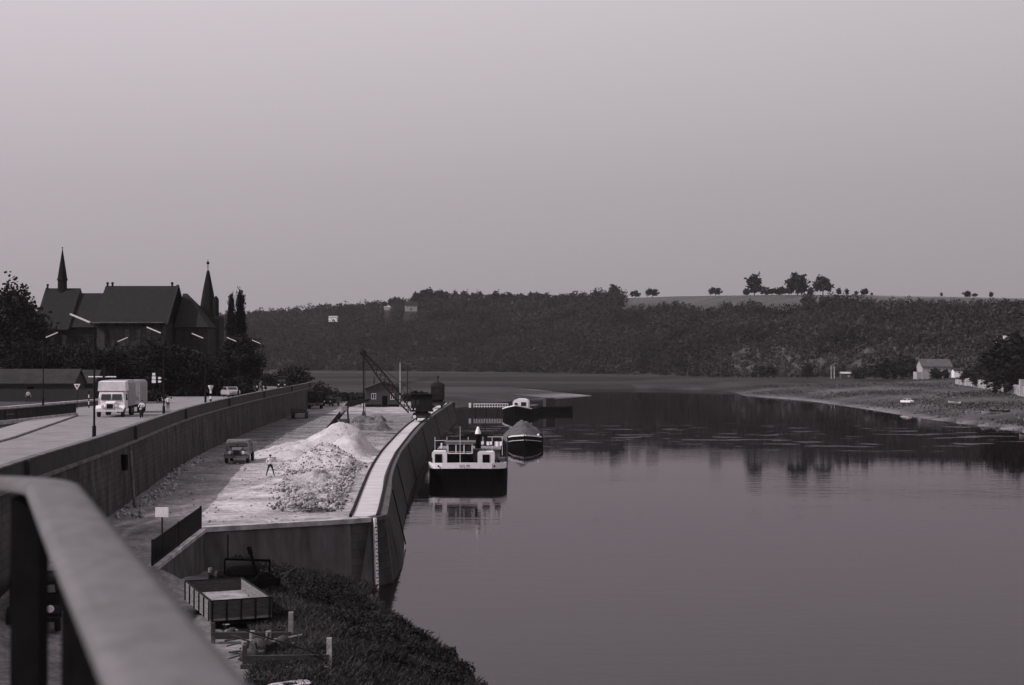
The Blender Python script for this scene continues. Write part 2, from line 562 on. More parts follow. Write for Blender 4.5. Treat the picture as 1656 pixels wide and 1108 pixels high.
for cx, cy, rr, aa in ((-17, 150, 11, 0.22), (-17.5, 128, 9, 0.12), (-19, 104, 8, 0.12), (-21, 96, 5, 0.1)):
    tone += aa * np.exp(-(((X - cx) / rr) ** 2 + ((Y - cy) / (rr * 1.3)) ** 2)) * onq
# wheel tracks: pale ruts curving from the ramp towards the heap
for off in (-0.8, 0.8):
    tx = -24.0 + off + 5.5 * ss(84, 132, Y)
    tone += 0.14 * np.exp(-((X - tx) / 0.33) ** 2) * (Y > 70) * (Y < 140)
tx = -23.0 + 5.5 * ss(84, 132, Y)
tone -= 0.05 * np.exp(-((X - tx) / 0.5) ** 2) * (Y > 70) * (Y < 140)
sdg = river_sd(X, Y)
lowreg = (~onq) & (X > -19)
tone = np.where(lowreg, 0.17, tone)
tone = np.where(lowreg, tone * (1 - 0.75 * ss(11, 7.5, sdg)), tone)
tone = np.where((Y > 345), 0.06, tone)
tone = np.clip(tone, 0.02, 0.6)
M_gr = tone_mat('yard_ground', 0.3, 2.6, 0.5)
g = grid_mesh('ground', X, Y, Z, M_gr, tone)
tag(g, kind='structure')

# far land in one sheet to the horizon
ang = np.concatenate([np.linspace(R(-75), R(-24), 50, endpoint=False), np.linspace(R(-24), R(24), 420, endpoint=False), np.linspace(R(24), R(75), 50)])
ds = np.concatenate([np.geomspace(6, 340, 90, endpoint=False), np.linspace(340, 800, 120, endpoint=False), np.linspace(800, 1750, 110, endpoint=False), np.geomspace(1750, 9500, 22)])
A, D = np.meshgrid(ang, ds)
X = D * np.tan(A); Y = D
Z = G(X, Y)
innear = (X > -64) & (X < 12) & (Y > 31) & (Y < 349)
Z = np.where(innear, Z - 5, Z)
u = X / Y
F = np.interp(u, UF, FF); t = (Y - F) / 290
onhill = ss(0.02, 0.3, t)
Z = Z + fbm(X, Y, 0.018, 3) * 2.0 * onhill * (1 - ss(0.7, 0.95, t))
sdg = river_sd(X, Y)
tone = np.full(X.shape, 0.028)
band = fbm(X * 0.16, Y * 1.6, 0.02, 5)
tone = tone * (1 + 0.8 * np.clip(band, -1, 1.6) * (t < 0))
tone = np.where(t > 0.04, 0.026 + 0.008 * ss(1050, 1200, 828 + 2300 * u), tone)
# dry field on the plateau to the right of the big ridge tree
pxg = 828 + 2300 * u
field = ss(880, 1010, pxg) * ss(0.62, 0.85, t)
tone = np.where(t > 0.3, tone * (1 - field) + 0.07 * field, tone)
fld2 = ss(1395, 1430, pxg) * ss(0.9, 1.0, t)
tone = np.where(t > 0.3, tone * (1 - fld2) + 0.22 * fld2, tone)
# terraced vineyard strips low on the right-hand slope
terr = ss(1080, 1180, pxg) * (t > 0.0) * (t < 0.3)
tone = tone + terr * 0.02 * (0.5 + 0.5 * np.sin(Z * 2.4 + np.sin(X * 0.03) * 1.5)) + 0.008 * terr
# right bank pasture and its pale shingle edge
rb = (X > 60) & (Y < 720) & (sdg > 0)
tone = np.where(rb, 0.062 + 0.042 * np.clip(fbm(X * 1.2, Y * 0.8, 0.12, 9), -1.2, 1.5), tone)
tone = np.where(rb, tone + 0.085 * ss(6, 1.5, sdg) * ss(640, 480, Y), tone)
tone = np.where(rb, tone * (1 - .5 * ss(540, 660, Y)), tone)
tone = np.where(rb & (sdg > 55), np.minimum(tone, 0.075), tone)
# sand spit
sp_ = (X > -35) & (X < 36) & (Y > 540) & (Y < 640) & (sdg > -1)
tone = np.where(sp_, 0.045 + 0.14 * ss(12, 3, sdg) * ss(-22, 8, X), tone)
lf = (X < -20) & (Y < 420)
tone = np.where(lf, 0.05, tone)
M_far = tone_mat('meadow_and_slope', 0.05, 0.35, 0.35, stretch=(0.5, 1, 1), bump=0.8, bdist=1.5)
hl = grid_mesh('terrain', X, Y, Z, M_far, np.clip(tone, 0.012, 0.6))
tag(hl, kind='structure')

# ------------------------------------------------------------------ water
m = bpy.data.materials.new('river_water'); m.use_nodes = True
t = m.node_tree; b = t.nodes['Principled BSDF']
b.inputs['Base Color'].default_value = (0.003, 0.0024, 0.0028, 1)

tc = t.nodes.new('ShaderNodeTexCoord')
mp = t.nodes.new('ShaderNodeMapping'); mp.inputs['Scale'].default_value = (0.6, 1.0, 1)
t.links.new(tc.outputs['Object'], mp.inputs[0])
n1 = t.nodes.new('ShaderNodeTexNoise'); n1.inputs['Scale'].default_value = 1.6; n1.inputs['Detail'].default_value = 5
n2 = t.nodes.new('ShaderNodeTexNoise'); n2.inputs['Scale'].default_value = 0.028; n2.inputs['Detail'].default_value = 3
mp2 = t.nodes.new('ShaderNodeMapping'); mp2.inputs['Scale'].default_value = (0.5, 1.3, 1)
t.links.new(tc.outputs['Object'], mp2.inputs[0])
t.links.new(mp.outputs[0], n1.inputs['Vector']); t.links.new(mp2.outputs[0], n2.inputs['Vector'])
mr = t.nodes.new('ShaderNodeMapRange')
mr.inputs['From Min'].default_value = 0.42; mr.inputs['From Max'].default_value = 0.72
mr.inputs['To Min'].default_value = 0.15; mr.inputs['To Max'].default_value = 0.55
t.links.new(n2.outputs['Fac'], mr.inputs['Value'])
bp = t.nodes.new('ShaderNodeBump'); bp.inputs['Distance'].default_value = 0.06
n3 = t.nodes.new('ShaderNodeTexNoise'); n3.inputs['Scale'].default_value = 1.0; n3.inputs['Detail'].default_value = 2
mp3 = t.nodes.new('ShaderNodeMapping'); mp3.inputs['Scale'].default_value = (0.11, 0.16, 1)
t.links.new(tc.outputs['Object'], mp3.inputs[0]); t.links.new(mp3.outputs[0], n3.inputs['Vector'])
m3 = t.nodes.new('ShaderNodeMapRange'); m3.inputs['From Min'].default_value = 0.585; m3.inputs['From Max'].default_value = 0.63
m3.inputs['To Max'].default_value = 1.0
t.links.new(n3.outputs['Fac'], m3.inputs['Value'])
sy = t.nodes.new('ShaderNodeSeparateXYZ'); t.links.new(tc.outputs['Object'], sy.inputs[0])
my1 = t.nodes.new('ShaderNodeMapRange'); my1.inputs['From Min'].default_value = 225; my1.inputs['From Max'].default_value = 245
t.links.new(sy.outputs['Y'], my1.inputs['Value'])
my2 = t.nodes.new('ShaderNodeMapRange'); my2.inputs['From Min'].default_value = 330; my2.inputs['From Max'].default_value = 300
t.links.new(sy.outputs['Y'], my2.inputs['Value'])
pa = t.nodes.new('ShaderNodeMath'); pa.operation = 'MULTIPLY'; t.links.new(my1.outputs[0], pa.inputs[0]); t.links.new(my2.outputs[0], pa.inputs[1])
pb = t.nodes.new('ShaderNodeMath'); pb.operation = 'MULTIPLY'; t.links.new(pa.outputs[0], pb.inputs[0]); t.links.new(m3.outputs[0], pb.inputs[1])
pc = t.nodes.new('ShaderNodeMath'); pc.operation = 'ADD'; my3 = t.nodes.new('ShaderNodeMapRange'); my3.inputs['From Min'].default_value = 85; my3.inputs['From Max'].default_value = 190   # calmer in the lee of the far bend
my3.inputs['To Min'].default_value = 1.0; my3.inputs['To Max'].default_value = 0.16
t.links.new(sy.outputs['Y'], my3.inputs['Value'])
pd = t.nodes.new('ShaderNodeMath'); pd.operation = 'MULTIPLY'; t.links.new(mr.outputs[0], pd.inputs[0]); t.links.new(my3.outputs[0], pd.inputs[1])
t.links.new(pb.outputs[0], pc.inputs[0]); t.links.new(pd.outputs[0], pc.inputs[1])
t.links.new(pc.outputs[0], bp.inputs['Strength'])
n4 = t.nodes.new('ShaderNodeTexNoise'); n4.inputs['Scale'].default_value = 0.5; n4.inputs['Detail'].default_value = 3
mp4 = t.nodes.new('ShaderNodeMapping'); mp4.inputs['Scale'].default_value = (0.35, 1.0, 1)
t.links.new(tc.outputs['Object'], mp4.inputs[0]); t.links.new(mp4.outputs[0], n4.inputs['Vector'])
ad = t.nodes.new('ShaderNodeMath'); ad.operation = 'MULTIPLY_ADD'; ad.inputs[1].default_value = 2.2
t.links.new(n4.outputs['Fac'], ad.inputs[0]); t.links.new(n1.outputs['Fac'], ad.inputs[2])
t.links.new(ad.outputs[0], bp.inputs['Height'])
gl = t.nodes.new('ShaderNodeBsdfGlossy'); gl.inputs['Roughness'].default_value = 0.0; gl.inputs['Color'].default_value = (.73, .685, .712, 1)
df = t.nodes.new('ShaderNodeBsdfDiffuse'); df.inputs['Color'].default_value = (.006, .005, .0055, 1)
fr_ = t.nodes.new('ShaderNodeFresnel'); fr_.inputs['IOR'].default_value = 1.33
ms = t.nodes.new('ShaderNodeMixShader')
t.links.new(bp.outputs[0], gl.inputs['Normal']); t.links.new(bp.outputs[0], fr_.inputs['Normal'])
t.links.new(fr_.outputs[0], ms.inputs[0]); t.links.new(df.outputs[0], ms.inputs[1]); t.links.new(gl.outputs[0], ms.inputs[2])
t.links.new(ms.outputs[0], t.nodes['Material Output'].inputs['Surface']); t.nodes.remove(b)
wt = mesh_np('water', [(-400, -400, 0), (700, -400, 0), (700, 1100, 0), (-400, 1100, 0)], [(0, 1, 2, 3)], m)
tag(wt, kind='structure')

# ------------------------------------------------------------------ street
def road_sheet(name, xl, xr, ys, z, m, thick=0):
    V = []; 
    for y in ys:
        V += [(xl(y), y, z), (xr(y), y, z)]
    if thick:
        mb = MB()
        secs = [[(xl(y), y, z - thick), (xr(y), y, z - thick), (xr(y), y, z), (xl(y), y, z)] for y in ys]
        return mb.loft(secs).build(name, m)
    F = [(2 * i, 2 * i + 1, 2 * i + 3, 2 * i + 2) for i in range(len(ys) - 1)]
    return mesh_np(name, V, F, m)
wxf = lambda y: float(np.interp(y, WY, WX))
rlf = lambda y: float(np.interp(y, RLY, RLX))
M_road = mat('worn_road', 0.18, 0.24, 0.35, 0.9, bump=0.3, bscale=10, detail=10)
M_pave = mat('pavement_slabs', 0.22, 0.2, 0.8, 0.9)
ysr = np.arange(-40, 331, 3.0)
tag(road_sheet('road', rlf, lambda y: wxf(y) - 1.6, ysr, 8.56, M_road), kind='structure')
tag(road_sheet('pavement', lambda y: wxf(y) - 1.6, lambda y: wxf(y) - 0.3, ysr, 8.68, M_pave, 0.3), kind='structure')
yp = np.arange(-40, 158, 3.0)
pv = road_sheet('pavement_left_side', lambda y: rlf(y) - 3.2, rlf, yp, 8.69, M_pave, 0.3)
pv.name = 'pavement'
tag(pv, kind='structure')
yk = np.arange(-40, 158, 3.0)
kb = road_sheet('kerb', lambda y: rlf(y) + 0.003, lambda y: rlf(y) + 0.16, yk, 8.66, M_darkstone, 0.2)
tag(kb, kind='structure')
# side street and square in front of the church
sq = mesh_np('street_square', [(-56.5, 158, 8.552), (rlf(158) + 0.2, 158, 8.552), (rlf(240), 240, 8.552), (-67, 215, 8.552)], [(0, 1, 2, 3)], M_road)
tag(sq, kind='structure')

# ------------------------------------------------------------------ retaining wall with its parapet
rw = thing('retaining_wall', 'long curving masonry retaining wall between the upper street and the quay yard', 'wall')
P = smooth_path([p for p in WALL if p[1] >= -1 and p[1] <= 316], 4)
ribbon(P, [(-0.9, -1), (0.55, -1), (0.0, 8.48), (-0.9, 8.48)]).build('masonry_face', M_ret, rw)
ribbon(P, [(-0.7, 8.483), (0.16, 8.483), (0.16, 8.66), (-0.7, 8.66)]).build('coping', M_wallcop, rw)
ribbon(P, [(-0.42, 8.663), (-0.08, 8.663), (-0.08, 9.66), (-0.42, 9.66)]).build('parapet', M_parapet, rw)
ribbon(P, [(-0.47, 9.663), (-0.03, 9.663), (-0.03, 9.74), (-0.47, 9.74)]).build('parapet_cap', M_wallcop, rw)
fr = path_frames(P)
for k in range(8, len(fr), 9):
    p, n = fr[k]
    a = p + n * -0.05
    mb = MB(); mb.bar((a.x, a.y, 8.67), (a.x, a.y, 9.72), 0.5, 0.24)
    mb.build('pilaster', M_parapet, rw)
p, n = Vector((wxf(101) + 0.2, 101)), Vector((1, 0.15))
mb = MB(); mb.box(p.x - 0.15, p.x + 0.25, p.y - 0.5, p.y + 0.1, 6.9, 8.0); mb.build('wall_niche', M_black, rw)
mb = MB(); mb.tube((p.x + 0.3, p.y + 0.5, 8.2), (p.x + 0.62, p.y + 0.5, 4.3), 0.11); mb.build('drain_pipe', M_wallcop, rw)

# ------------------------------------------------------------------ quay wall
qw = thing('quay_wall', 'tall stone quay wall curving along the river with a square end face', 'quay wall')
QP = smooth_path(QUAY, 2.0)
QP = [QUAY[0]] + [p for p in QP[1:]]
def qprof(i):
    bt = 0.08 if QP[i][1] < 91.7 else 0.08 + 0.18 * min(1, (QP[i][1] - 91.7) / 10)
    return [(-1.1, -2), (bt * 6.3, -2), (0.0, 4.2), (-1.1, 4.2)]
iend = max(i for i, p in enumerate(QP) if p[1] < 92.6)
off_ = iend
ribbon(QP[:iend + 1], qprof).build('end_face', mat('end_face_concrete', .075, .55, .45, .95, bump=.3, stretch=(1.6, 1.6, .5), detail=9), qw)
ribbon([QP[iend - 1]] + QP[iend:], lambda i: [(a * (1 if k not in (1,) else 1), z) for k, (a, z) in enumerate(qprof(max(0, i - 1) + iend))] if i else qprof(iend - 1)).build('river_face', M_quayface, qw)
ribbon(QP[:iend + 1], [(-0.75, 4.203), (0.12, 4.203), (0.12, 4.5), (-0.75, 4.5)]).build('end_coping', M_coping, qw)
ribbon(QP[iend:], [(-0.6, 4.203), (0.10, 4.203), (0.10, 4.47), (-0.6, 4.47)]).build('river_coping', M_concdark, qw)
# bollards and iron ladders down the river face
for yb in (112, 140, 172, 215, 262, 305):
    xb = float(np.interp(yb, [p[1] for p in QP[iend:-4]], [p[0] for p in QP[iend:-4]]))
    mb = MB()
    for s_ in (-0.22, 0.22):
        mb.tube((xb + 1.24, yb + s_, 0.2), (xb + 0.2, yb + s_, 4.5), 0.035, n=6)
    for k in range(11):
        z_ = 0.4 + k * 0.37
        xx = xb + 1.24 - (z_ - 0.2) / 4.3 * 1.04
        mb.tube((xx, yb - 0.22, z_), (xx, yb + 0.22, z_), 0.025, n=6)
    mb.build('ladder', M_iron, qw)
# white depth gauge on the end face
gp = AT(605, 842, 4.4)
fy = 87.0 + (gp.x + 18.9) * 0.53
wg = thing('water_gauge', 'narrow white painted depth gauge running down the quay wall end face', 'gauge', (gp.x, fy - 0.04, 0), math.atan(0.53))
mb = MB()
prev = 0
for k in range(22):
    z0, z1 = -0.6 + k * 0.23, -0.6 + (k + 1) * 0.23
    wv = 0.17 + 0.03 * random.random()
    yo = 0.6 * 0.08 * 0
    off = (4.2 - z0) * 0.08
    mb.loft([[(-wv / 2, -off - 0.05, z0), (wv / 2, -off - 0.05, z0), (wv / 2, -off + 0.2, z0), (-wv / 2, -off + 0.2, z0)],
             [(-wv / 2, -off - 0.03, z1), (wv / 2, -off - 0.03, z1), (wv / 2, -off + 0.2, z1), (-wv / 2, -off + 0.2, z1)]])
mb.build('gauge_board', M_white, wg)
mb = MB()
for k in range(20):
    z0 = -0.3 + k * 0.23; off = (4.2 - z0) * 0.08
    MB().box(0.0 if k % 2 else -0.07, 0.07, -off - 0.066, -off - 0.045, z0, z0 + 0.07).build('gauge_mark', M_black, wg)

# crane track on the quay edge: two dark rails and pale paving
track_off = lambda i, a: a
TP = smooth_path([(-8.78, 93.6), (-8.98, 97.0), (-10.15, 114), (-11.4, 133), (-12.35, 151), (-13.1, 170), (-14.35, 215), (-14.8, 260), (-14.65, 330)], 2.0)
ct = thing('crane_track', 'pair of dark rails with pale paving between them along the quay edge', 'rail track')
ribbon(TP, [(-1.72, 4.30), (-0.18, 4.30), (-0.18, 4.46), (-1.72, 4.46)]).build('paving', mat('track_paving', 0.42, 0.25, 0.7, 0.95, bump=0.4, stretch=(0.4, 2.2, 1)), ct)
for a in (-1.92, -0.16):
    ribbon(TP, [(a, 4.3), (a + 0.17, 4.3), (a + 0.17, 4.58), (a, 4.58)]).build('rail', M_iron, ct)

# wing wall and its picket railing on the ramp
ww = thing('wing_wall', 'low dark wing wall with pale sloping coping beside the ramp', 'wall')
w0 = Vector((-18.9, 75.4)); w1 = Vector((-18.9, 87.2))
mb = MB().prism_x([(75.2, 1.0), (86.96, 1.0), (86.96, 4.2), (75.2, 3.62)], -19.2, -18.75); mb.build('masonry', M_concdark, ww)
mb = MB().prism_x([(75.1, 3.623), (86.95, 4.203), (86.95, 4.42), (75.1, 3.84)], -19.28, -18.68); mb.build('coping', M_coping, ww)
rl = thing('ramp_railing', 'dark iron picket railing standing on the sloping ramp wall', 'railing', (-19.0, 75.3, 3.82))
n_ = 62
ztop = lambda y: 3.82 + (y - 75.3) * 0.0495
mb = MB()
for k in range(n_):
    y = 0.1 + 11.4 * k / (n_ - 1)
    z0 = y * 0.049 + 0.02
    mb.bar((0, y, z0), (0, y, z0 + 1.3), 0.035, 0.06)
mb.build('pickets', M_iron, rl)
mb = MB(); mb.bar((0, 0, 1.34), (0, 11.6, 1.34 + 0.57), 0.06, 0.06); mb.bar((0, 0, 0.16), (0, 11.6, 0.16 + 0.57), 0.05, 0.05); mb.build('rails', M_iron, rl)
for y in (0.0, 5.8, 11.6):
    mb = MB(); mb.bar((0, y, y * 0.049), (0, y, 1.42 + y * 0.049), 0.12, 0.12); mb.build('post', M_iron, rl)

# sign on its post near the ramp
bp_ = AT(263, 905, 3.4)
sg = thing('sign_post', 'small blank white rectangular sign on a thin dark post by the ramp railing', 'sign', (-20.2, 77.4, Gs(-20.2, 77.4)))
d_ = 77.4
zt = ZY(820, d_) - sg.location.z; zb = ZY(836, d_) - sg.location.z
MB().tube((0, 0, -0.1), (0, 0, zt - 0.05), 0.045).build('post', M_iron, sg)
MB().box(-0.36, 0.36, -0.08, -0.05, zb, zt).build('sign_board', M_white, sg, 0.01)
sg.location.x = AX(263, 77.4)

# ------------------------------------------------------------------ foliage tools
def quads(Cn, size, r=rng, flat=1.0):
    n = len(Cn)
    a = r.normal(size=(n, 3)); a /= np.linalg.norm(a, axis=1)[:, None]
    b_ = np.cross(a, r.normal(size=(n, 3))); b_ /= np.linalg.norm(b_, axis=1)[:, None]
    s = size * r.uniform(0.6, 1.35, n)[:, None]
    a = a * s; b_ = b_ * s * 0.75
    V = np.stack([Cn - a - b_ * 0.4, Cn + a * 0.3 - b_, Cn + a + b_ * 0.4, Cn - a * 0.3 + b_], 1).reshape(-1, 3)
    F = np.arange(4 * n).reshape(n, 4)
    return V, F

def crown_pts(shape, K, m_, cr, r):
    """clumps of leaves spread through a crown. shape: 'round','tall','poplar','spread'"""
    cs = []
    while len(cs) < K:
        p = r.uniform(-1, 1, 3)
        q = np.linalg.norm(p)
        if q > 1 or q < 0.45: continue
        cs.append(p)
    cs = np.array(cs)
    sx, sz, cz = {'round': (1, 0.92, 1.0), 'tall': (0.72, 1.25, 1.3), 'poplar': (0.3, 2.0, 2.0), 'spread': (1.25, 0.75, 0.85)}[shape]
    if shape == 'poplar':
        z = cs[:, 2]
        k = 1 - 0.45 * np.clip(z, 0, 1) ** 2
        cs[:, 0] *= k; cs[:, 1] *= k
    cs = cs * np.array([sx, sx, sz]) + np.array([0, 0, cz])
    cs += r.normal(size=cs.shape) * 0.05
    rad = cr * r.uniform(0.6, 1.3, K)
    if shape == 'poplar': rad = rad * 0.62
    pts = np.repeat(cs, m_, 0) + r.normal(size=(K * m_, 3)) * 0.5 * np.repeat(rad, m_)[:, None]
    return pts

def make_tree(name, shape, label, cat, loc, Rm, trunk, m, K=60, m_=60, leaf=0.075, seed=1, group=None):
    """unit crown scaled by Rm; trunk is the clear stem in metres"""
    r = np.random.default_rng(seed)
    root = thing(name, label, cat, loc, 0, group)
    pts = crown_pts(shape, K, m_, 0.34, r) * Rm
    pts[:, 2] += trunk - 0.1 * Rm
    V, F = quads(pts, leaf * Rm, r)
    mesh_np('crown', V, F, m, root)
    mb = MB()
    top = trunk + Rm * {'round': 1.1, 'tall': 1.6, 'poplar': 3.0, 'spread': 0.9}[shape]
    mb.tube((0, 0, -0.6), (0.03 * Rm, 0, top), 0.07 * Rm, 0.015 * Rm, 7)
    for k in range(6):
        a = 2 * PI * k / 6 + r.uniform(0, 1); h = trunk * r.uniform(0.7, 1.0) + Rm * 0.2
        L = Rm * (0.65 if shape != 'poplar' else 0.22)
        mb.tube((0, 0, h), (L * math.cos(a), L * math.sin(a), h + L * 0.9), 0.035 * Rm, 0.01 * Rm, 5)
    mb.build('trunk', M_bark, root)
    return root

# ------------------------------------------------------------------ trees on the street side
church_y = 285
protos = []
specs = [('round', 5.2, 2.2, M_leaf[0], 70, 60), ('tall', 5.0, 2.4, M_leaf[1], 70, 60), ('spread', 5.0, 2.4, M_leaf[0], 64, 60), ('round', 4.2, 1.5, M_leaf[2], 55, 60)]
grove = [  # px, base distance, height m, prototype, label
    (28, 262, 19, 1, 'tall dark tree at the far left rising to roof height beside the church gable'),
    (50, 240, 9, 0, 'dark round tree below the left gable of the church'),
    (75, 250, 9.2, 2, 'broad dark tree under the ridge turret of the church'),
    (103, 245, 8.5, 0, 'round tree right of the one under the ridge turret'),
    (135, 255, 9, 3, 'lighter round tree behind the white tube lamp'),
    (150, 240, 8, 2, 'spreading tree just left of the first tall street lamp'),
    (185, 245, 8.2, 0, 'dark tree behind the white lorry cab'),
    (210, 252, 8, 3, 'lighter tree behind the back of the white lorry'),
    (233, 240, 8.3, 1, 'tall dark tree left of the direction signs'),
    (258, 246, 9.4, 0, 'big round dark tree behind the direction signs'),
    (283, 238, 8.6, 2, 'wide dark tree right of the second tall street lamp'),
    (300, 252, 7, 3, 'low lighter tree below the end of the church roof'),
    (322, 258, 6, 0, 'small dark tree in front of the church tower'),
    (345, 262, 6, 2, 'small spreading tree right of the church tower foot'),
    (370, 262, 7.5, 0, 'dark tree at the foot of the two poplars'),
    (392, 258, 10.2, 1, 'large full round tree at the right end of the churchyard trees'),
]
for i, (px, d, h, k, lab) in enumerate(grove):
    sh, Rm, tr, mm, K, m_ = specs[k]
    hh = {'round': Rm * 1.95 + tr, 'tall': Rm * 2.5 + tr, 'spread': Rm * 1.6 + tr}[sh]
    loc = (AX(px, d), d, 8.4)
    if len(protos) <= k: protos += [None] * (k + 1 - len(protos))
    if protos[k] is None:
        o = make_tree('churchyard_tree', sh, lab, 'tree', loc, Rm, tr, mm, K + 20, 120, 0.05, 20 + k, 'trees in front of the church')
        o.scale = (h / hh * (1.25 if k == 1 and px > 100 else 1),) * 2 + (h / hh,)
        protos[k] = o
    else:
        o = dup(protos[k], loc, 0.7 * i, (h / hh * (1.35 if px == 392 else 1.1),) * 2 + (h / hh,), lab)
pp = make_tree('poplar', 'poplar', 'taller right hand poplar of the pair behind the street', 'tree', (AX(389, 272), 272, 8.4), 4.6, 1.2, M_leaf[0], 130, 90, 0.055, 31, 'poplars')
pp.scale = (0.5, 0.5, (ZY(465, 272) - 8.4) / 19.6)
dup(pp, (AX(373, 270), 270, 8.4), 2.1, (0.42, 0.42, (ZY(472, 270) - 8.4) / 19.6), 'shorter left hand poplar of the pair behind the street', 'poplars')
# hedges and bushes
def bush(name, label, loc, rx, ry, h, m, n=900, leaf=0.16, seed=3, cat='bush', group=None):
    r = np.random.default_rng(seed)
    p = r.normal(size=(n, 3)); p /= np.linalg.norm(p, axis=1)[:, None]
    p *= r.uniform(0.35, 1.05, n)[:, None]
    lump = 1 + 0.25 * np.sin(p[:, 0:1] * 5 + seed) * np.sin(p[:, 1:2] * 4)
    p = p * lump * np.array([rx, ry, h * 0.55]) + np.array([0, 0, h * 0.45])
    p[:, 2] = np.abs(p[:, 2])
    V, F = quads(p, leaf, r)
    o = mesh_np(name, V, F, m)
    o.location = loc
    return tag(o, label, cat, group)
for i, (px, d, rx, h, lab) in enumerate([
        (30, 226, 6, 4, 'dark hedge left of the low sheds'), (145, 236, 6, 4.5, 'dark bush behind the white lamp tubes'),
        (300, 236, 7, 3.4, 'dark hedge along the street under the church apse'), (340, 240, 7, 3.4, 'dark hedge below the church tower'),
        (375, 246, 5, 3.4, 'dark hedge behind the pale parked car'), (465, 318, 5, 4.6, 'dark bush at the far end of the retaining wall'),
        (478, 325, 4, 5.5, 'upright dark bush just beyond the wall end'), (437, 330, 6, 3.2, 'low bush beyond the far street end'),
        (410, 345, 7, 4.0, 'grey green bush between the street end and the poplars')]):
    bush('street_bush', lab, (AX(px, d), d, 8.3 if d < 317 else 7.6), rx, 3, h, M_leaf[1 if i % 2 else 0], 1500, 0.3, 40 + i, group='bushes along the street')

# ------------------------------------------------------------------ church
cy = 292.0
sx = lambda px: AX(px, cy)
ch = thing('church', 'large dark stone church with steep roofs and two spires', 'church', (sx(200), cy, 8.5))
cx0 = sx(200)
X_ = lambda px: sx(px) - cx0
Z_ = lambda py: ZY(py, cy) - 8.5
def gable_roof(mb, xa, xb, zr, ze, hw, y=0, hipr=0, hipl=0):
    mb.loft([[(xa, y - hw, ze), (xa, y + hw, ze), (xa + hipl, y, zr)], [(xb, y - hw, ze), (xb, y + hw, ze), (xb - hipr, y, zr)]])
# nave west part
mb = MB(); gable_roof(mb, X_(69), X_(123), Z_(465), Z_(534), 8.2, 3); mb.build('west_roof', M_roof, ch)
mb = MB(); mb.prism_x([(-4.9, -1), (10.9, -1), (10.9, Z_(534)), (3, Z_(464)), (-4.9, Z_(534))], X_(66), X_(69) - 0.004); mb.build('west_gable', M_church, ch)
mb = MB(); gable_roof(mb, X_(123) + .004, X_(178) - .004, Z_(473), Z_(530), 7.2, 3); mb.build('nave_roof', M_roof, ch)
mb = MB(); mb.box(X_(69), X_(178), -3.6, 9.6, -1, Z_(532)); mb.build('nave_wall', M_church, ch)
# transept with the big roof
mb = MB(); gable_roof(mb, X_(174), X_(288), Z_(463), Z_(524), 9.0, -1.5); 
tr_roof = mb.build('transept_roof', M_roof, ch)
ri = []
mb = MB(); mb.box(X_(178), X_(284), -9.2, 6.4, -1, Z_(525)); mb.build('transept_wall', mat('transept_render', 0.045, 0.35, 0.6, 0.95), ch)
mb = MB(); mb.box(X_(166), X_(286), -10.75, -10.5, Z_(524.5), Z_(523)); mb.build('eaves_gutter', M_wallcop, ch)
for px in range(172, 282, 5):
    pass
mb = MB()
for px in range(176, 284, 5):
    mb.box(X_(px), X_(px) + 0.25, -10.2, -9.21, Z_(529), Z_(526))
mb.build('eaves_brackets', M_church, ch)
for px in (177, 185, 281):
    mb = MB(); mb.tube((X_(px), -1.5, Z_(465)), (X_(px), -1.5, Z_(459)), 0.25, 0.15, 6); mb.ball((X_(px), -1.5, Z_(459)), 0.3, 6); mb.build('roof_finial', M_slate, ch)
mb = MB(); mb.tube((X_(69), 3, Z_(466)), (X_(69), 3, Z_(460)), 0.25, 0.12, 6); mb.ball((X_(69), 3, Z_(460)), 0.28, 6); mb.build('roof_finial', M_slate, ch)
# tall gable edge of the transept
mb = MB(); mb.prism_x([(-11, Z_(526)), (-1.5, Z_(461)), (8, Z_(526)), (7.4, Z_(526)), (-1.5, Z_(464)), (-10.4, Z_(526))], X_(288) + .004, X_(288) + 0.5); mb.build('gable_coping', M_church, ch)
mb = MB(); mb.prism_x([(-10.4, -1), (7.4, -1), (7.4, Z_(528)), (-1.5, Z_(465)), (-10.4, Z_(528))], X_(284) + .004, X_(288)); mb.build('transept_gable', M_church, ch)
# choir with hipped end
mb = MB(); gable_roof(mb, X_(288) + .5, X_(346), Z_(474), Z_(530), 7.5, 2, hipr=X_(346) - X_(299)); mb.build('choir_roof', M_roof, ch)
mb = MB(); mb.box(X_(289) + .5, X_(344), -4.8, 8.8, -1, Z_(531)); mb.build('choir_wall', M_church, ch)
# arched chapel below the choir
mb = MB()
cxx = (X_(303) + X_(341)) / 2; rr = (X_(341) - X_(303)) / 2
for k in range(12):
    a0, a1 = PI * k / 12, PI * (k + 1) / 12
    mb.bar((cxx + rr * math.cos(a0), -6.1, Z_(578) + rr * 0.55 * math.sin(a0)), (cxx + rr * math.cos(a1), -6.1, Z_(578) + rr * 0.55 * math.sin(a1)), 0.35, 0.35)
mb.build('blind_arch', M_wallcop, ch)
mb = MB(); mb.box(X_(303), X_(341), -6.0, -4.81, -1, Z_(576)); mb.build('chapel_wall', mat('chapel_stone', 0.026, 0.4, 0.5, 0.95), ch)
for px in (190, 205, 222, 240, 256):
    mb = MB(); mb.box(X_(px), X_(px) + 0.9, -9.32, -9.203, Z_(560), Z_(537)); mb.lathe([(0.45, 0), (0.45, 0.1)], (X_(px) + .45, -9.31, Z_(537)), 12, 'y'); mb.build('window', M_glass, ch)
for px in (90, 110, 135, 155):
    mb = MB(); mb.box(X_(px), X_(px) + 0.9, -3.72, -3.603, Z_(570), Z_(543)); mb.build('window', M_glass, ch)
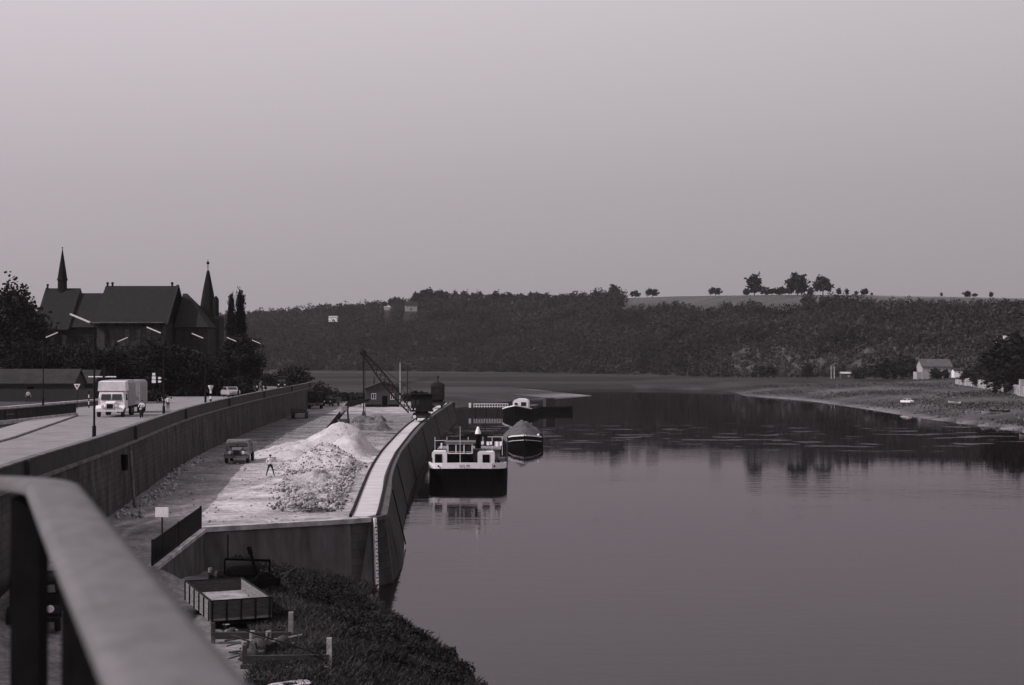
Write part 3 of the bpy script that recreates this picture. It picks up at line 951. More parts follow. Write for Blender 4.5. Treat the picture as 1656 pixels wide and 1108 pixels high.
# ridge turret
mb = MB(); mb.lathe([(0.95, Z_(475)), (0.92, Z_(453)), (1.08, Z_(452)), (1.08, Z_(449.5))], (X_(93), 3, 0), 8, smooth=False, rot=PI / 8); mb.build('ridge_turret', M_slate, ch)
mb = MB(); mb.lathe([(0.98, Z_(449.4)), (0.62, Z_(430)), (0.08, Z_(402))], (X_(93), 3, 0), 8, smooth=False, rot=PI / 8); tp = mb.build('turret_spire', M_slate, ch)
mb = MB(); mb.tube((X_(93), 3, Z_(403)), (X_(93), 3, Z_(397.5)), 0.05, n=5); mb.ball((X_(93), 3, Z_(399)), 0.16, 6); mb.build('spire_cross', M_slate, ch)
# tower with its broach spire
tcx = X_(328.5)
mb = MB(); mb.box(tcx - 2.2, tcx + 2.7, 3.2, 8.0, -1, Z_(511)); mb.build('tower', M_church, ch)
mb = MB(); mb.lathe([(2.25, Z_(514)), (1.75, Z_(500)), (1.15, Z_(470)), (0.32, Z_(437)), (0.15, Z_(434))], (X_(327), 5.5, 0), 8, smooth=False, rot=PI / 8); mb.build('tower_spire', M_slate, ch)
mb = MB(); mb.tube((X_(326.7), 5.5, Z_(436)), (X_(326.7), 5.5, Z_(417)), 0.07, n=5); mb.ball((X_(326.7), 5.5, Z_(422.5)), 0.33, 8); mb.box(X_(325), X_(328.4), 5.45, 5.55, Z_(428.6), Z_(428)); mb.build('weather_vane', M_slate, ch)
mb = MB(); mb.lathe([(0.62, Z_(515)), (0.62, Z_(485)), (0.5, Z_(481)), (0.1, Z_(477))], (X_(341.5), 4.6, 0), 8, smooth=False); mb.build('stair_turret', M_slate, ch)
mb = MB(); mb.box(tcx - 2.5, tcx + 3.0, 2.9, 3.19, Z_(516), Z_(513.5)); mb.build('tower_cornice', M_church, ch)

# low sheds left of the street
def house(name, label, cat, loc, rz, w_, dp, hw, hr, mw, mroof, wins=(), door=None, ov=0.3, axis='x', chimney=False, group=None):
    """axis: ridge direction. front faces -y"""
    h = thing(name, label, cat, loc, rz, group)
    mb = MB()
    if axis == 'x':
        mb.prism_x([(-dp / 2, -1), (dp / 2, -1), (dp / 2, hw), (0, hw + hr), (-dp / 2, hw)], -w_ / 2, w_ / 2)
        mb.build('wall', mw, h)
        th = 0.18; k = hr / (dp / 2)
        a, b_ = dp / 2 + ov, hw - ov * k
        mb = MB().prism_x([(-a, b_ + .01), (0, hw + hr + .01), (a, b_ + .01), (a, b_ + th), (0, hw + hr + th * 1.1), (-a, b_ + th)], -w_ / 2 - ov, w_ / 2 + ov)
    else:
        mb.prism_y([(-w_ / 2, -1), (w_ / 2, -1), (w_ / 2, hw), (0, hw + hr), (-w_ / 2, hw)], -dp / 2, dp / 2)
        mb.build('wall', mw, h)
        th = 0.18; k = hr / (w_ / 2)
        a, b_ = w_ / 2 + ov, hw - ov * k
        mb = MB().prism_y([(-a, b_ + .01), (0, hw + hr + .01), (a, b_ + .01), (a, b_ + th), (0, hw + hr + th * 1.1), (-a, b_ + th)], -dp / 2 - ov, dp / 2 + ov)
    rf = mb.build('roof', mroof, h)
    if chimney:
        MB().box(w_ * 0.2, w_ * 0.2 + 0.6, -0.3, 0.3, hw + hr - 0.4, hw + hr + 0.9).build('chimney', M_church, rf)
    for (x, z, ww_, hh_) in wins:
        fo = MB()
        y = -dp / 2
        t_ = 0.08 if ww_ > 0.5 else 0.05
        fo.box(x - ww_ / 2, x + ww_ / 2, y - .05, y + .02, z, z + t_); fo.box(x - ww_ / 2, x + ww_ / 2, y - .05, y + .02, z + hh_ - t_, z + hh_)
        fo.box(x - ww_ / 2, x - ww_ / 2 + t_, y - .05, y + .02, z + t_, z + hh_ - t_); fo.box(x + ww_ / 2 - t_, x + ww_ / 2, y - .05, y + .02, z + t_, z + hh_ - t_)
        fo.box(x - t_ / 2, x + t_ / 2, y - .05, y + .02, z + t_, z + hh_ - t_)
        wn = fo.build('window', M_white, h)
        MB().box(x - ww_ / 2 + t_, x + ww_ / 2 - t_, y - .02, y + .01, z + t_, z + hh_ - t_).build('pane', M_glass, wn)
    if door:
        x, ww_, hh_ = door
        dr = MB().box(x - ww_ / 2, x + ww_ / 2, -dp / 2 - .03, -dp / 2 + .02, 0, hh_).build('door', M_black, h)
        MB().box(x + ww_ / 2 - .12, x + ww_ / 2 - .04, -dp / 2 - .07, -dp / 2 - .03, 1.0, 1.08).build('handle', M_iron, dr)
    return h

house('low_shed', 'long low shed with sagging mossy grey roof at the far left', 'shed', (AX(60, 222), 222, 8.5), 0.05, 13, 7, 2.5, 2.0, M_darkwood, M_roofg, [], (0, 1, 2))
house('low_shed', 'shorter low shed with mossy roof beside the triangular sign', 'shed', (AX(122, 230), 230, 8.5), -0.04, 8, 6, 2.4, 1.9, M_darkwood, M_roofg, [], (-1, 1, 2))
# dark boarded fence in front of the sheds
fc = thing('board_fence', 'dark boarded fence in front of the low sheds at far left', 'fence', (AX(20, 208), 208, 8.55))
mb = MB()
for k in range(100):
    mb.box(k * 0.14 - 2, k * 0.14 - 2 + 0.125, -.02 + 0.01 * (k % 2), .02, 0, 1.75 + 0.05 * random.random())
mb.build('boards', M_darkwood, fc)
for k in range(6):
    MB().box(-2 + k * 2.6, -1.86 + k * 2.6, .025, .15, 0, 1.8).build('post', M_darkwood, fc)
# low wall with pale coping, and the underpass railing in front of it
lw = thing('low_wall', 'low wall with pale coping running behind the underpass railing', 'wall')
P = [(-62, 145), (-57.6, 162), (-55.6, 193)]
ribbon(P, [(-.3, 8.3), (.0, 8.3), (.0, 9.1), (-.3, 9.1)]).build('wall', M_darkstone, lw)
ribbon(P, [(-.5, 9.103), (.2, 9.103), (.2, 9.35), (-.5, 9.35)]).build('coping', M_concrete, lw)
ur = thing('underpass_railing', 'dark barred street railing on a pale plinth at the far left kerbside', 'railing')
P = [(-50.3, 118), (-48.7, 139), (-47.9, 156)]
ribbon(P, [(-.3, 8.3), (.3, 8.3), (.3, 8.86), (-.3, 8.86)]).build('plinth', M_concrete, ur)
ribbon(P, [(-.05, 9.88), (.05, 9.88), (.05, 9.96), (-.05, 9.96)]).build('top_rail', M_wallcop, ur)
mb = MB()
for (x, y) in resample(P, 0.22):
    mb.bar((x, y, 8.863), (x, y, 9.878), 0.05, 0.1)
mb.build('bars', M_iron, ur)
for (x, y) in resample(P, 2.6):
    MB().bar((x, y + .11, 8.863), (x, y + .11, 9.9), 0.14, 0.14).build('post', M_iron, ur)

# ------------------------------------------------------------------ street lamps
def street_lamp(label, x, y, side, h=8.6, L=1.25, zb=8.66, group='tall tube street lamps'):
    o = thing('street_lamp', label, 'street lamp', (x, y, zb), 0, group)
    mb = MB(); mb.tube((0, 0, 0), (0, 0, 1.7), 0.14, 0.13, 8); mb.tube((0, 0, 1.7), (0, 0, h - .3), 0.075, 0.05, 8); mb.build('pole', M_iron, o)
    mb = MB(); mb.tube((0, 0, h - .3), (side * 0.35, 0, h - .05), 0.04, n=6); mb.build('arm', M_iron, o)
    MB().bar((side * .3, 0, h - .07), (side * (L + .35), 0, h + .48), 0.22, 0.10).build('lamp_tube', M_tube, o)
    return o
ords = ['nearest', 'second', 'third', 'fourth', 'farthest']
base_lamp = None
for i, (d, px) in enumerate(((94, 176), (133, 276), (166, 343), (197, 387), (226, 420))):
    y = d; x = wxf(y) - 0.75
    lab = ords[i] + ' tall pole lamp with slanting white tube along the parapet side of the street'
    if i == 0: base_lamp = street_lamp(lab, x, y, -1)
    else: dup(base_lamp, (x, y, 8.66), 0, 1, lab)
bl = street_lamp('nearer left side pole lamp with white tube, seen before the church gable', AX(70, 160), 160, 1, group='left side tube street lamps', zb=8.66)
dup(bl, (AX(187, 192), 192, 8.57), 0, 1, 'farther left side pole lamp with white tube, seen above the white lorry')
tl = thing('tube_lamp', 'low lamp with two level white tubes in a T behind the lorry', 'street lamp', (AX(168, 185), 185, 8.57))
MB().tube((0, 0, 0), (0, 0, 4.0), 0.16, 0.12).build('pole', M_iron, tl)
MB().tube((0.15, 0, 3.85), (1.6, 0, 3.85), 0.09).build('lamp_tube', M_tube, tl)
MB().tube((-0.15, 0, 3.85), (-2.0, 0, 3.85), 0.09).build('lamp_tube', M_tube, tl)
MB().box(-.14, .14, -.14, .14, 3.9, 5.2).build('lamp_head', M_iron, tl)

# zebra beacon at the parapet
bx, by = wxf(164) - 1.4, 164
zb_ = thing('striped_beacon', 'black and white striped post with flared white lantern by the parapet', 'beacon', (AX(341, 172), 172, 8.56))
for k in range(7):
    MB().tube((0, 0, k * .34), (0, 0, k * .34 + .34), 0.12, n=10).build('band', M_white if k % 2 == 0 else M_black, zb_)
MB().lathe([(0.09, 0), (0.13, .1), (0.33, .55), (0.33, .62)], (0, 0, 2.38)).build('lantern', M_offwhite, zb_)
# triangular priority sign
ts = thing('triangle_sign', 'inverted triangular white edged road sign on a thin post', 'road sign', (AX(125, 176), 176, 8.57))
MB().tube((0, 0, 0), (0, 0, 3.0), 0.04, n=6).build('post', M_iron, ts)
MB().prism_y([(-.42, 3.1), (.42, 3.1), (0, 2.35)], -.07, -.05).build('sign_border', M_offwhite, ts)
MB().prism_y([(-.2, 2.96), (.2, 2.96), (0, 2.62)], -.085, -.075).build('sign_centre', M_greytruck, ts)
wp = thing('marker_post', 'thin black and white marker post left of the lorry', 'post', (AX(144, 180), 180, 8.57))
for k in range(5):
    MB().tube((0, 0, k * .42), (0, 0, k * .42 + .42), 0.07, n=8).build('band', M_offwhite if k % 2 else M_black, wp)
# direction signs on the traffic island
isl = thing('direction_signs', 'stack of small white direction boards on dark posts in the traffic island', 'road sign', (AX(252, 200), 200, 8.57))
MB().lathe([(3.0, 0), (2.9, .18), (0.5, .25)], (-1.2, 0, 0), 20).build('island_kerb', M_darkstone, isl)
MB().tube((-.25, 0, .1), (-.25, 0, 4.4), 0.06).build('post', M_iron, isl)
MB().tube((.6, 0, .1), (.6, 0, 3.9), 0.06).build('post', M_iron, isl)
for (x, z, w_, h_) in ((-.25, 3.85, .42, .36), (-.25, 3.32, .52, .42), (-.25, 2.8, .56, .44)):
    MB().box(x - w_ / 2, x + w_ / 2, -.1, -.07, z, z + h_).build('sign_board', M_white, isl)
for z in (3.35, 2.85):
    MB().prism_y([(.35, z), (.66, z), (.86, z + .15), (.66, z + .3), (.35, z + .3)], -.1, -.07).build('arrow_board', M_white, isl)
bush('island_shrub', 'dark low shrub filling the traffic island under the direction signs', (AX(244, 200), 200, 8.7), 2.6, 1.6, 1.6, M_leaf[0], 900, 0.16, 77)

# ------------------------------------------------------------------ vehicles
def wheel(parent, x, y, r=0.48, w_=0.26, rim=True):
    wh = MB().lathe([(r * .6, -w_ / 2), (r * .92, -w_ / 2), (r, -w_ * .3), (r, w_ * .3), (r * .92, w_ / 2), (r * .6, w_ / 2)], (x, y, r), 18, 'x').build('wheel', M_tyre, parent)
    if rim:
        MB().lathe([(r * .2, -w_ / 2 - .012), (r * .5, -w_ / 2 - .01), (r * .58, -w_ * .3), (r * .58, w_ * .3), (r * .5, w_ / 2 + .01), (r * .2, w_ / 2 + .012)], (x, y, r), 14, 'x').build('rim', M_greytruck, wh)
    return wh

def lorry(name, label, cat, loc, rz, W=2.4, L=7.5, H=3.4, body=M_cream, load=M_tarp, kind='box', s=1.0, group=None):
    """front towards -y"""
    o = thing(name, label, cat, loc, rz, group)
    cl = 1.9; bon = 0.75
    zc = 0.85
    cabh = 2.55 if kind == 'box' else 2.3
    cab = MB().loft([[(-W * .46, 0.05, zc), (W * .46, 0.05, zc), (W * .46, 0.05, 1.55), (W * .42, 0.2, 2.0), (W * .40, 0.32, cabh - .12), (-W * .40, 0.32, cabh - .12), (-W * .42, 0.2, 2.0), (-W * .46, 0.05, 1.55)],
                     [(-W * .48, .6, zc), (W * .48, .6, zc), (W * .48, .6, 1.6), (W * .47, .6, 2.1), (W * .44, .6, cabh), (-W * .44, .6, cabh), (-W * .47, .6, 2.1), (-W * .48, .6, 1.6)],
                     [(-W * .48, cl, zc), (W * .48, cl, zc), (W * .48, cl, 1.6), (W * .47, cl, 2.1), (W * .44, cl, cabh), (-W * .44, cl, cabh), (-W * .47, cl, 2.1), (-W * .48, cl, 1.6)]]).build('cab', body, o, 0.04)
    # bonnet with grille
    bo = MB().loft([[(-.42, -bon + .02, .75), (.42, -bon + .02, .75), (.40, -bon + .02, 1.38), (-.40, -bon + .02, 1.38)],
                    [(-.55, .049, .75), (.55, .049, .75), (.52, .049, 1.58), (-.52, .049, 1.58)]]).build('bonnet', body, o, 0.06)
    MB().box(-.3, .3, -bon - .02, -bon + .01, .85, 1.3).build('grille', M_iron, bo)
    for s_ in (-1, 1):
        MB().loft([[(s_ * .5, -.7, .7), (s_ * W * .5, -.7, .7), (s_ * W * .5, -.7, .85), (s_ * .5, -.7, .9)],
                   [(s_ * .5, -.2, 1.05), (s_ * W * .5, -.2, 1.05), (s_ * W * .5, -.2, 1.15), (s_ * .5, -.2, 1.2)],
                   [(s_ * .5, .04, 1.0), (s_ * W * .5, .04, 1.0), (s_ * W * .5, .04, 1.1), (s_ * .5, .04, 1.15)]]).build('mudguard', body, o)
        MB().lathe([(.05, -.06), (.15, -.1), (.17, 0), (.1, .12)], (s_ * .68, -.74, 1.08), 12, 'y').build('headlight', M_offwhite, o)
        y0, y1 = .75, 1.6
        MB().loft([[(s_ * W * .484, y0, 1.62), (s_ * W * .484, y1, 1.62), (s_ * W * .455, y1, cabh - .3), (s_ * W * .455, y0, cabh - .3)],
                   [(s_ * W * .487 + s_ * .01, y0, 1.62), (s_ * W * .487 + s_ * .01, y1, 1.62), (s_ * W * .46 + s_ * .01, y1, cabh - .3), (s_ * W * .46 + s_ * .01, y0, cabh - .3)]]).build('side_window', M_glass, o)
        # windscreen half
        z0, z1 = 1.68, cabh - .3
        yf = lambda z: 0.05 + 0.15 * (z - 1.55) / .45 if z < 2 else .2 + .12 * (z - 2) / (cabh - 2.12)
        MB().loft([[(s_ * .06, yf(z0) - .03, z0), (s_ * W * .37, yf(z0) - .03, z0), (s_ * W * .35, yf(z1) - .03, z1), (s_ * .06, yf(z1) - .03, z1)],
                   [(s_ * .06, yf(z0) + .03, z0), (s_ * W * .37, yf(z0) + .03, z0), (s_ * W * .35, yf(z1) + .03, z1), (s_ * .06, yf(z1) + .03, z1)]]).build('windscreen', M_glass, o)
    MB().box(-W * .48, W * .48, -bon - .2, -bon - .08, .55, .75).build('bumper', body, o)
    MB().box(-.45, .45, -bon, L - .3, .55, .78).build('chassis', M_iron, o)
    if kind == 'box':
        bd = MB().loft([[(-W / 2, cl + .05, 1.0), (W / 2, cl + .05, 1.0), (W / 2, cl + .05, H - .3), (W * .42, cl + .05, H), (-W * .42, cl + .05, H), (-W / 2, cl + .05, H - .3)],
                        [(-W / 2, L, 1.0), (W / 2, L, 1.0), (W / 2, L, H - .3), (W * .42, L, H), (-W * .42, L, H), (-W / 2, L, H - .3)]]).build('cargo_box', load, o, 0.03)
        MB().box(-W / 2 - .02, W / 2 + .02, cl + .03, cl + .3, H - .34, H - .26).build('box_trim', M_greytruck, bd)
        # upper front of the box reaches over the cab
        MB().loft([[(-W * .49, .3, cabh + .01), (W * .49, .3, cabh + .01), (W * .47, .35, H - .12), (-W * .47, .35, H - .12)],
                   [(-W / 2, cl + .048, cabh + .01), (W / 2, cl + .048, cabh + .01), (W * .48, cl + .048, H - .05), (-W * .48, cl + .048, H - .05)]]).build('over_cab_box', body, o)
    else:
        for (x0, x1, y0, y1) in ((-W / 2, -W / 2 + .06, cl + .16, L - .06), (W / 2 - .06, W / 2, cl + .16, L - .06), (-W / 2, W / 2, cl + .1, cl + .157), (-W / 2, W / 2, L - .057, L)):
            MB().box(x0, x1, y0, y1, 1.12, 1.12 + (.75 if y0 != cl + .1 else 1.15)).build('side_board', load, o)
        MB().box(-W / 2, W / 2, cl + .1, L, 1.0, 1.117).build('load_bed', load, o)
    for s_ in (-1, 1):
        wheel(o, s_ * W * .42, -.1)
        wheel(o, s_ * W * .42, L - 1.7)
        if kind == 'box': wheel(o, s_ * W * .42, L - .6)
    if s != 1: o.scale = (s, s, s)
    return o

d = 152
lorry('box_lorry', 'cream white box lorry driving towards the bridge on the street', 'lorry', (AX(180, d), d, 8.565), 0.10, W=2.75, L=6.2, H=3.6, s=1.08)
tr = thing('lorry_trailer', 'covered pale trailer hitched close behind the white lorry', 'trailer', (AX(206, 163), 163, 8.565), 0.10)
MB().loft([[(-1.35, 0, 1.0), (1.35, 0, 1.0), (1.35, 0, 3.45), (1.1, 0, 3.75), (-1.1, 0, 3.75), (-1.35, 0, 3.45)], [(-1.35, 6, 1.0), (1.35, 6, 1.0), (1.35, 6, 3.45), (1.1, 6, 3.75), (-1.1, 6, 3.75), (-1.35, 6, 3.45)]]).build('cargo_box', M_tarp, tr, .03)
MB().box(1.353, 1.38, .05, .35, 1.05, 3.4).build('corner_trim', M_cream, tr)
MB().box(-.5, .5, -1.0, 5.8, .6, .99).build('chassis', M_iron, tr)
for y in (.9, 4.8):
    for s_ in (-1, 1): wheel(tr, s_ * 1.15, y)
p = AT(384, 749, 4.4)
lorry('open_lorry', 'dusty grey open dump lorry parked on the quay yard by the wall', 'lorry', (p.x, p.y, 4.4), 0.05, W=2.5, L=5.0, kind='open', body=M_greytruck, load=M_dusty)

def small_car(name, label, loc, rz, body, s=1.0, group=None):
    o = thing(name, label, 'car', loc, rz, group)
    W = 1.6
    prof = [(-2.0, .35), (2.0, .35), (2.05, .7), (1.9, .95), (1.2, 1.0), (.8, 1.42), (-.5, 1.45), (-1.0, 1.0), (-1.9, .9), (-2.05, .65)]
    MB().prism_x(prof, -W / 2, W / 2).build('body', body, o, 0.08)
    MB().prism_x([(1.08, 1.02), (.75, 1.36), (-.45, 1.38), (-.85, 1.02)], -W / 2 - .01, W / 2 + .01).build('side_window', M_glass, o)
    MB().loft([[(-.65, -.98, 1.04), (.65, -.98, 1.04), (.6, -.58, 1.38), (-.6, -.58, 1.38)], [(-.65, -.9, 1.0), (.65, -.9, 1.0), (.6, -.5, 1.34), (-.6, -.5, 1.34)]]).build('windscreen', M_glass, o)
    for s_ in (-1, 1):
        MB().lathe([(.03, -.05), (.11, -.07), (.12, .05)], (s_ * .58, -1.98, .68), 10, 'y').build('headlight', M_offwhite, o)
        wheel(o, s_ * .7, -1.25, .31, .18); wheel(o, s_ * .7, 1.25, .31, .18)
    o.scale = (s,) * 3
    return o
small_car('parked_car', 'pale rounded car on the far street beside the poplars', (AX(373, 232), 232, 8.56), 0.5, M_tarp, 1.15)
small_car('parked_car', 'dark car farther along the street, between the far lamp posts', (AX(405, 262), 262, 8.56), 0.3, M_greytruck, 1.1)
lorry('far_van', 'dark covered lorry with pale front at the end of the street', 'lorry', (AX(456, 288), 288, 8.56), 0.1, W=2.2, L=6, H=2.9, body=M_iron, load=M_iron, s=.9)
# white post and bits at far street
ps = thing('white_post', 'bright white square post standing at the parapet of the far street', 'post', (AX(420.5, 264), 264, 8.6))
MB().box(-.16, .16, -.16, .16, 0, 1.9).build('post_shaft', M_white, ps); MB().box(-.24, .24, -.24, .24, 1.903, 2.05).build('post_cap', M_offwhite, ps)

# ------------------------------------------------------------------ people
def person(label, loc, rz, pose='stand', shirt=M_shirt, trouser=M_trouser, s=1.0, group=None):
    V = {}; E = []
    def v(n, x, y, z, r): V[n] = (x, y, z, r)
    st = {'stand': (.03, -.03, .12), 'walk': (.28, -.26, .14), 'astride': (.05, -.04, .32), 'sit': (0, 0, .2)}[pose]
    hz = .93
    v('pelvis', 0, 0, hz, .145)
    v('waist', 0, 0, 1.1, .125); v('chest', 0, 0, 1.32, .15); v('neckb', 0, .01, 1.46, .075); v('neck', 0, .0, 1.53, .055)
    v('head', 0, -.01, 1.63, .095); v('crown', 0, 0, 1.71, .075); v('nose', 0, -.115, 1.625, .016)
    E += [('pelvis', 'waist'), ('waist', 'chest'), ('chest', 'neckb'), ('neckb', 'neck'), ('neck', 'head'), ('head', 'crown'), ('head', 'nose')]
    for k, sgn in (('l', -1), ('r', 1)):
        fy_ = st[0] if k == 'l' else st[1]
        fx = sgn * (st[2])
        if pose == 'sit':
            v('hip' + k, sgn * .1, -.02, .9, .1); v('knee' + k, sgn * .2, -.42, .82, .07); v('ank' + k, sgn * .2, -.3, .42, .045); v('toe' + k, sgn * .2, -.45, .38, .035)
        else:
            v('hip' + k, sgn * .1, 0, .87, .1); v('knee' + k, sgn * .1 + (fx - sgn * .1) * .5, fy_ * .5 - .04, .5, .068); v('ank' + k, fx, fy_, .1, .045); v('toe' + k, fx, fy_ - .17, .045, .035)
        E += [('pelvis', 'hip' + k), ('hip' + k, 'knee' + k), ('knee' + k, 'ank' + k), ('ank' + k, 'toe' + k)]
        v('sh' + k, sgn * .18, .01, 1.41, .07)
        if pose == 'sit': el, wr = (sgn * .3, -.2, 1.2), (sgn * .28, -.45, 1.12)
        elif pose == 'astride': el, wr = (sgn * .34, .02, 1.2), (sgn * .2, -.14, 1.06)
        else: el, wr = (sgn * .26, -sgn * st[0] * .3 + .02, 1.15), (sgn * .28, -sgn * st[0] * .6 - .06, .92)
        v('el' + k, *el, .045); v('wr' + k, *wr, .03)
        dv = (Vector(wr) - Vector(el)).normalized()
        pm = Vector(wr) + dv * .07
        v('palm' + k, pm.x, pm.y, pm.z, .034)
        E += [('chest', 'sh' + k), ('sh' + k, 'el' + k), ('el' + k, 'wr' + k), ('wr' + k, 'palm' + k)]
        side = dv.cross(Vector((sgn, 0, 0))).normalized() if abs(dv.x) < .9 else Vector((0, 1, 0))
        for f in range(4):
            b0 = pm + side * (.012 * (f - 1.5) * 2) + dv * .05; b1 = b0 + dv * (.035 + .006 * (2 - abs(f - 1.5))) - Vector((sgn, 0, 0)) * .015
            v('f%d' % f + k, *b0, .010); v('g%d' % f + k, *b1, .008)
            E += [('palm' + k, 'f%d' % f + k), ('f%d' % f + k, 'g%d' % f + k)]
        tb = pm - side * .05 + dv * .01
        v('th' + k, *tb, .011); E += [('palm' + k, 'th' + k)]
    names = list(V); idx = {n: i for i, n in enumerate(names)}
    me = bpy.data.meshes.new('person')
    me.from_pydata([V[n][:3] for n in names], [(idx[a], idx[b_]) for a, b_ in E], [])
    o = bpy.data.objects.new('person', me); C.objects.link(o)
    md = o.modifiers.new('skin', 'SKIN'); o.modifiers.new('sub', 'SUBSURF').levels = 1
    for i, n in enumerate(names):
        sv = me.skin_vertices[0].data[i]; sv.radius = (V[n][3], V[n][3] * (.8 if n in ('chest', 'waist', 'pelvis') else 1)); sv.use_root = (n == 'pelvis')
    bpy.context.view_layer.update()
    ev = o.evaluated_get(bpy.context.evaluated_depsgraph_get())
    nm = bpy.data.meshes.new_from_object(ev)
    o.modifiers.clear(); o.data = nm
    nm.materials.clear()
    for mm in (M_skin, shirt, trouser, M_black): nm.materials.append(mm)
    for p in nm.polygons:
        c = p.center; p.use_smooth = True
        if c.z < .09 and pose != 'sit': p.material_index = 3
        elif c.z < .98 and abs(c.x) < .24 + (st[2] if c.z < .8 else 0) and (pose == 'sit' or c.z < .82 or abs(c.x) < .2): p.material_index = 2
        elif c.z < 1.48 and c.z > 1.1 or (c.z < 1.48 and abs(c.x) < .2): p.material_index = 1
        else: p.material_index = 0
    hb = MB(); hb.lathe([(.01, .13), (.07, .115), (.1, .07), (.108, .02), (.1, -.03)], (0, .012, 1.655), 12)
    hb.build('hair', M_hair, o)
    eb = MB(); eb.ball((-.034, -.098, 1.645), .012, 6); eb.ball((.034, -.098, 1.645), .012, 6); eb.box(-.025, .025, -.107, -.095, 1.583, 1.59); eb.build('face_features', M_hair, o)
    o.location = loc; o.rotation_euler = (0, 0, rz); o.scale = (s,) * 3
    return tag(o, label, 'person', group)
p = AT(437, 770, 4.4)
person('man in white shirt and dark trousers standing legs apart on the quay yard', (p.x, p.y, 4.4), 0.3, 'astride', s=1.08)
p = AT(583, 659, 4.4)
person('person in dark clothes standing alone left of the wooden hut', (p.x, p.y, 4.4), 0.3, 'stand', M_trouser, M_trouser)
person('pedestrian in a pale shirt walking behind the low wall at far left', (AX(46, 202), 202, 8.56), 0.8, 'walk', s=1.0)
person('person in dark clothes walking by the parapet left of the white post', (AX(411, 240), 240, 8.56), 2.8, 'walk', M_trouser, M_trouser)
person('person in dark clothes by the parapet right of the white post', (AX(430, 262), 262, 8.56), 2.8, 'stand', M_trouser, M_trouser, s=1.0)
person('person in pale shirt standing right of the second tall street lamp', (AX(272, 172), 172, 8.56), 0.2, 'stand')
# motorcycle and rider
mx_, my_ = AX(229, 150), 150
mc = thing('motorcycle', 'dark motorcycle riding beside the back of the white lorry', 'motorcycle', (mx_, my_, 8.565), 0.1)
for y in (-.62, .62):
    wh = MB().lathe([(.24, -.05), (.3, -.05), (.33, 0), (.3, .05), (.24, .05)], (0, y, .33), 16, 'x').build('wheel', M_tyre, mc)
MB().bar((0, -.6, .35), (0, -.3, 1.0), .09).bar((0, .6, .35), (0, .2, .7), .08).bar((0, -.3, .9), (0, .3, .75), .2, .25).box(-.13, .13, -.15, .25, .3, .6).build('frame', M_iron, mc)
MB().box(-.13, .13, .0, .65, .78, .88).build('saddle', M_black, mc, .03)
MB().tube((-.35, -.3, 1.08), (.35, -.3, 1.08), .03).build('handlebar', M_iron, mc)
MB().lathe([(.03, -.1), (.12, -.13), (.12, 0), (.06, .08)], (0, -.48, .95), 10, 'y').build('headlight', M_offwhite, mc)
person('rider in a pale shirt seated on the dark motorcycle', (mx_ - .03, my_ + .3, 8.565 + .07), 0.1, 'sit')

# ------------------------------------------------------------------ heaps on the quay
def heap(name, label, cx, cy, rx, ry, h, m, seed, z0=4.36, peaks=(), cat='heap', res=0.28, rough=0.25):
    n = int(4.0 * max(rx, ry) / res)
    xs = np.linspace(-2.0, 2.0, n)
    Xg, Yg = np.meshgrid(xs * rx, xs * ry)
    def cone(px_, py_, r1, r2, hh):
        dd = np.hypot((Xg - px_) / r1, (Yg - py_) / r2)
        return hh * np.clip(1.1 - np.sqrt(dd * dd + .02), 0, 1) 
    Zg = cone(0, 0, rx, ry, h)
    for (a, b_, c1, c2, hh) in peaks:
        Zg = np.maximum(Zg, cone(a, b_, c1, c2, hh))
    railx = np.interp(Yg + cy, [p_[1] for p_ in TP], [p_[0] for p_ in TP]) - 2.1
    if z0 > 4: Zg = Zg * ss(0.0, 2.4, railx - Xg - cx)
    Zs = Zg + fbm(Xg, Yg, 1.1, seed) * rough * 0.75 * np.clip(Zg * 2, 0, 1) + fbm(Xg, Yg, 3.6, seed + 1) * rough * 0.4 * np.clip(Zg * 3, 0, 1)
    Zs = np.where(Zg <= 0.001, -0.25, np.maximum(Zs, -.1))
    i = np.arange(n * n).reshape(n, n)
    V = np.stack([Xg.ravel(), Yg.ravel(), Zs.ravel()], 1)
    F = np.stack([i[:-1, :-1].ravel(), i[:-1, 1:].ravel(), i[1:, 1:].ravel(), i[1:, :-1].ravel()], 1)
    Fz = Zg.ravel()[F].max(1) > 0.0
    o = mesh_np(name, V, F[Fz], m, smooth=True)
    o.location = (cx, cy, z0)
    return tag(o, label, cat)
heap('sand_heap', 'tall pale sand heap rising in the middle of the quay yard', AX(552, 158), 158, 5.6, 7.5, 3.5, M_sand, 1,
     peaks=((2.6, 2, 3.6, 5, 2.2), (-3.4, -3, 6.0, 9, 1.5), (1.6, -4.5, 4.0, 6.0, 2.3)), rough=.34)
heap('sand_heap', 'lower pale sand heap in front of the tall one, dark earth on its near side', AX(527, 137), 137, 4.4, 5.2, 2.3, M_sand, 5,
     peaks=((3.2, -1, 3.6, 6, 1.7), (5.5, 4, 2.6, 4, 1.2)), rough=.4)
heap('earth_mound', 'dark earth mound behind the sand heaps beside the crane track', AX(622, 208), 208, 3.0, 2.6, 1.0, M_darkstone, 9, peaks=((-3, 1, 2.2, 2.2, .8),), rough=.9)
heap('earth_mound', 'small rough mound of dark rubble between the loader and the crane', AX(590, 232), 232, 2.6, 2.2, .9, M_darkstone, 12, peaks=((2.6, 0, 2, 2, .8),), rough=1.0)

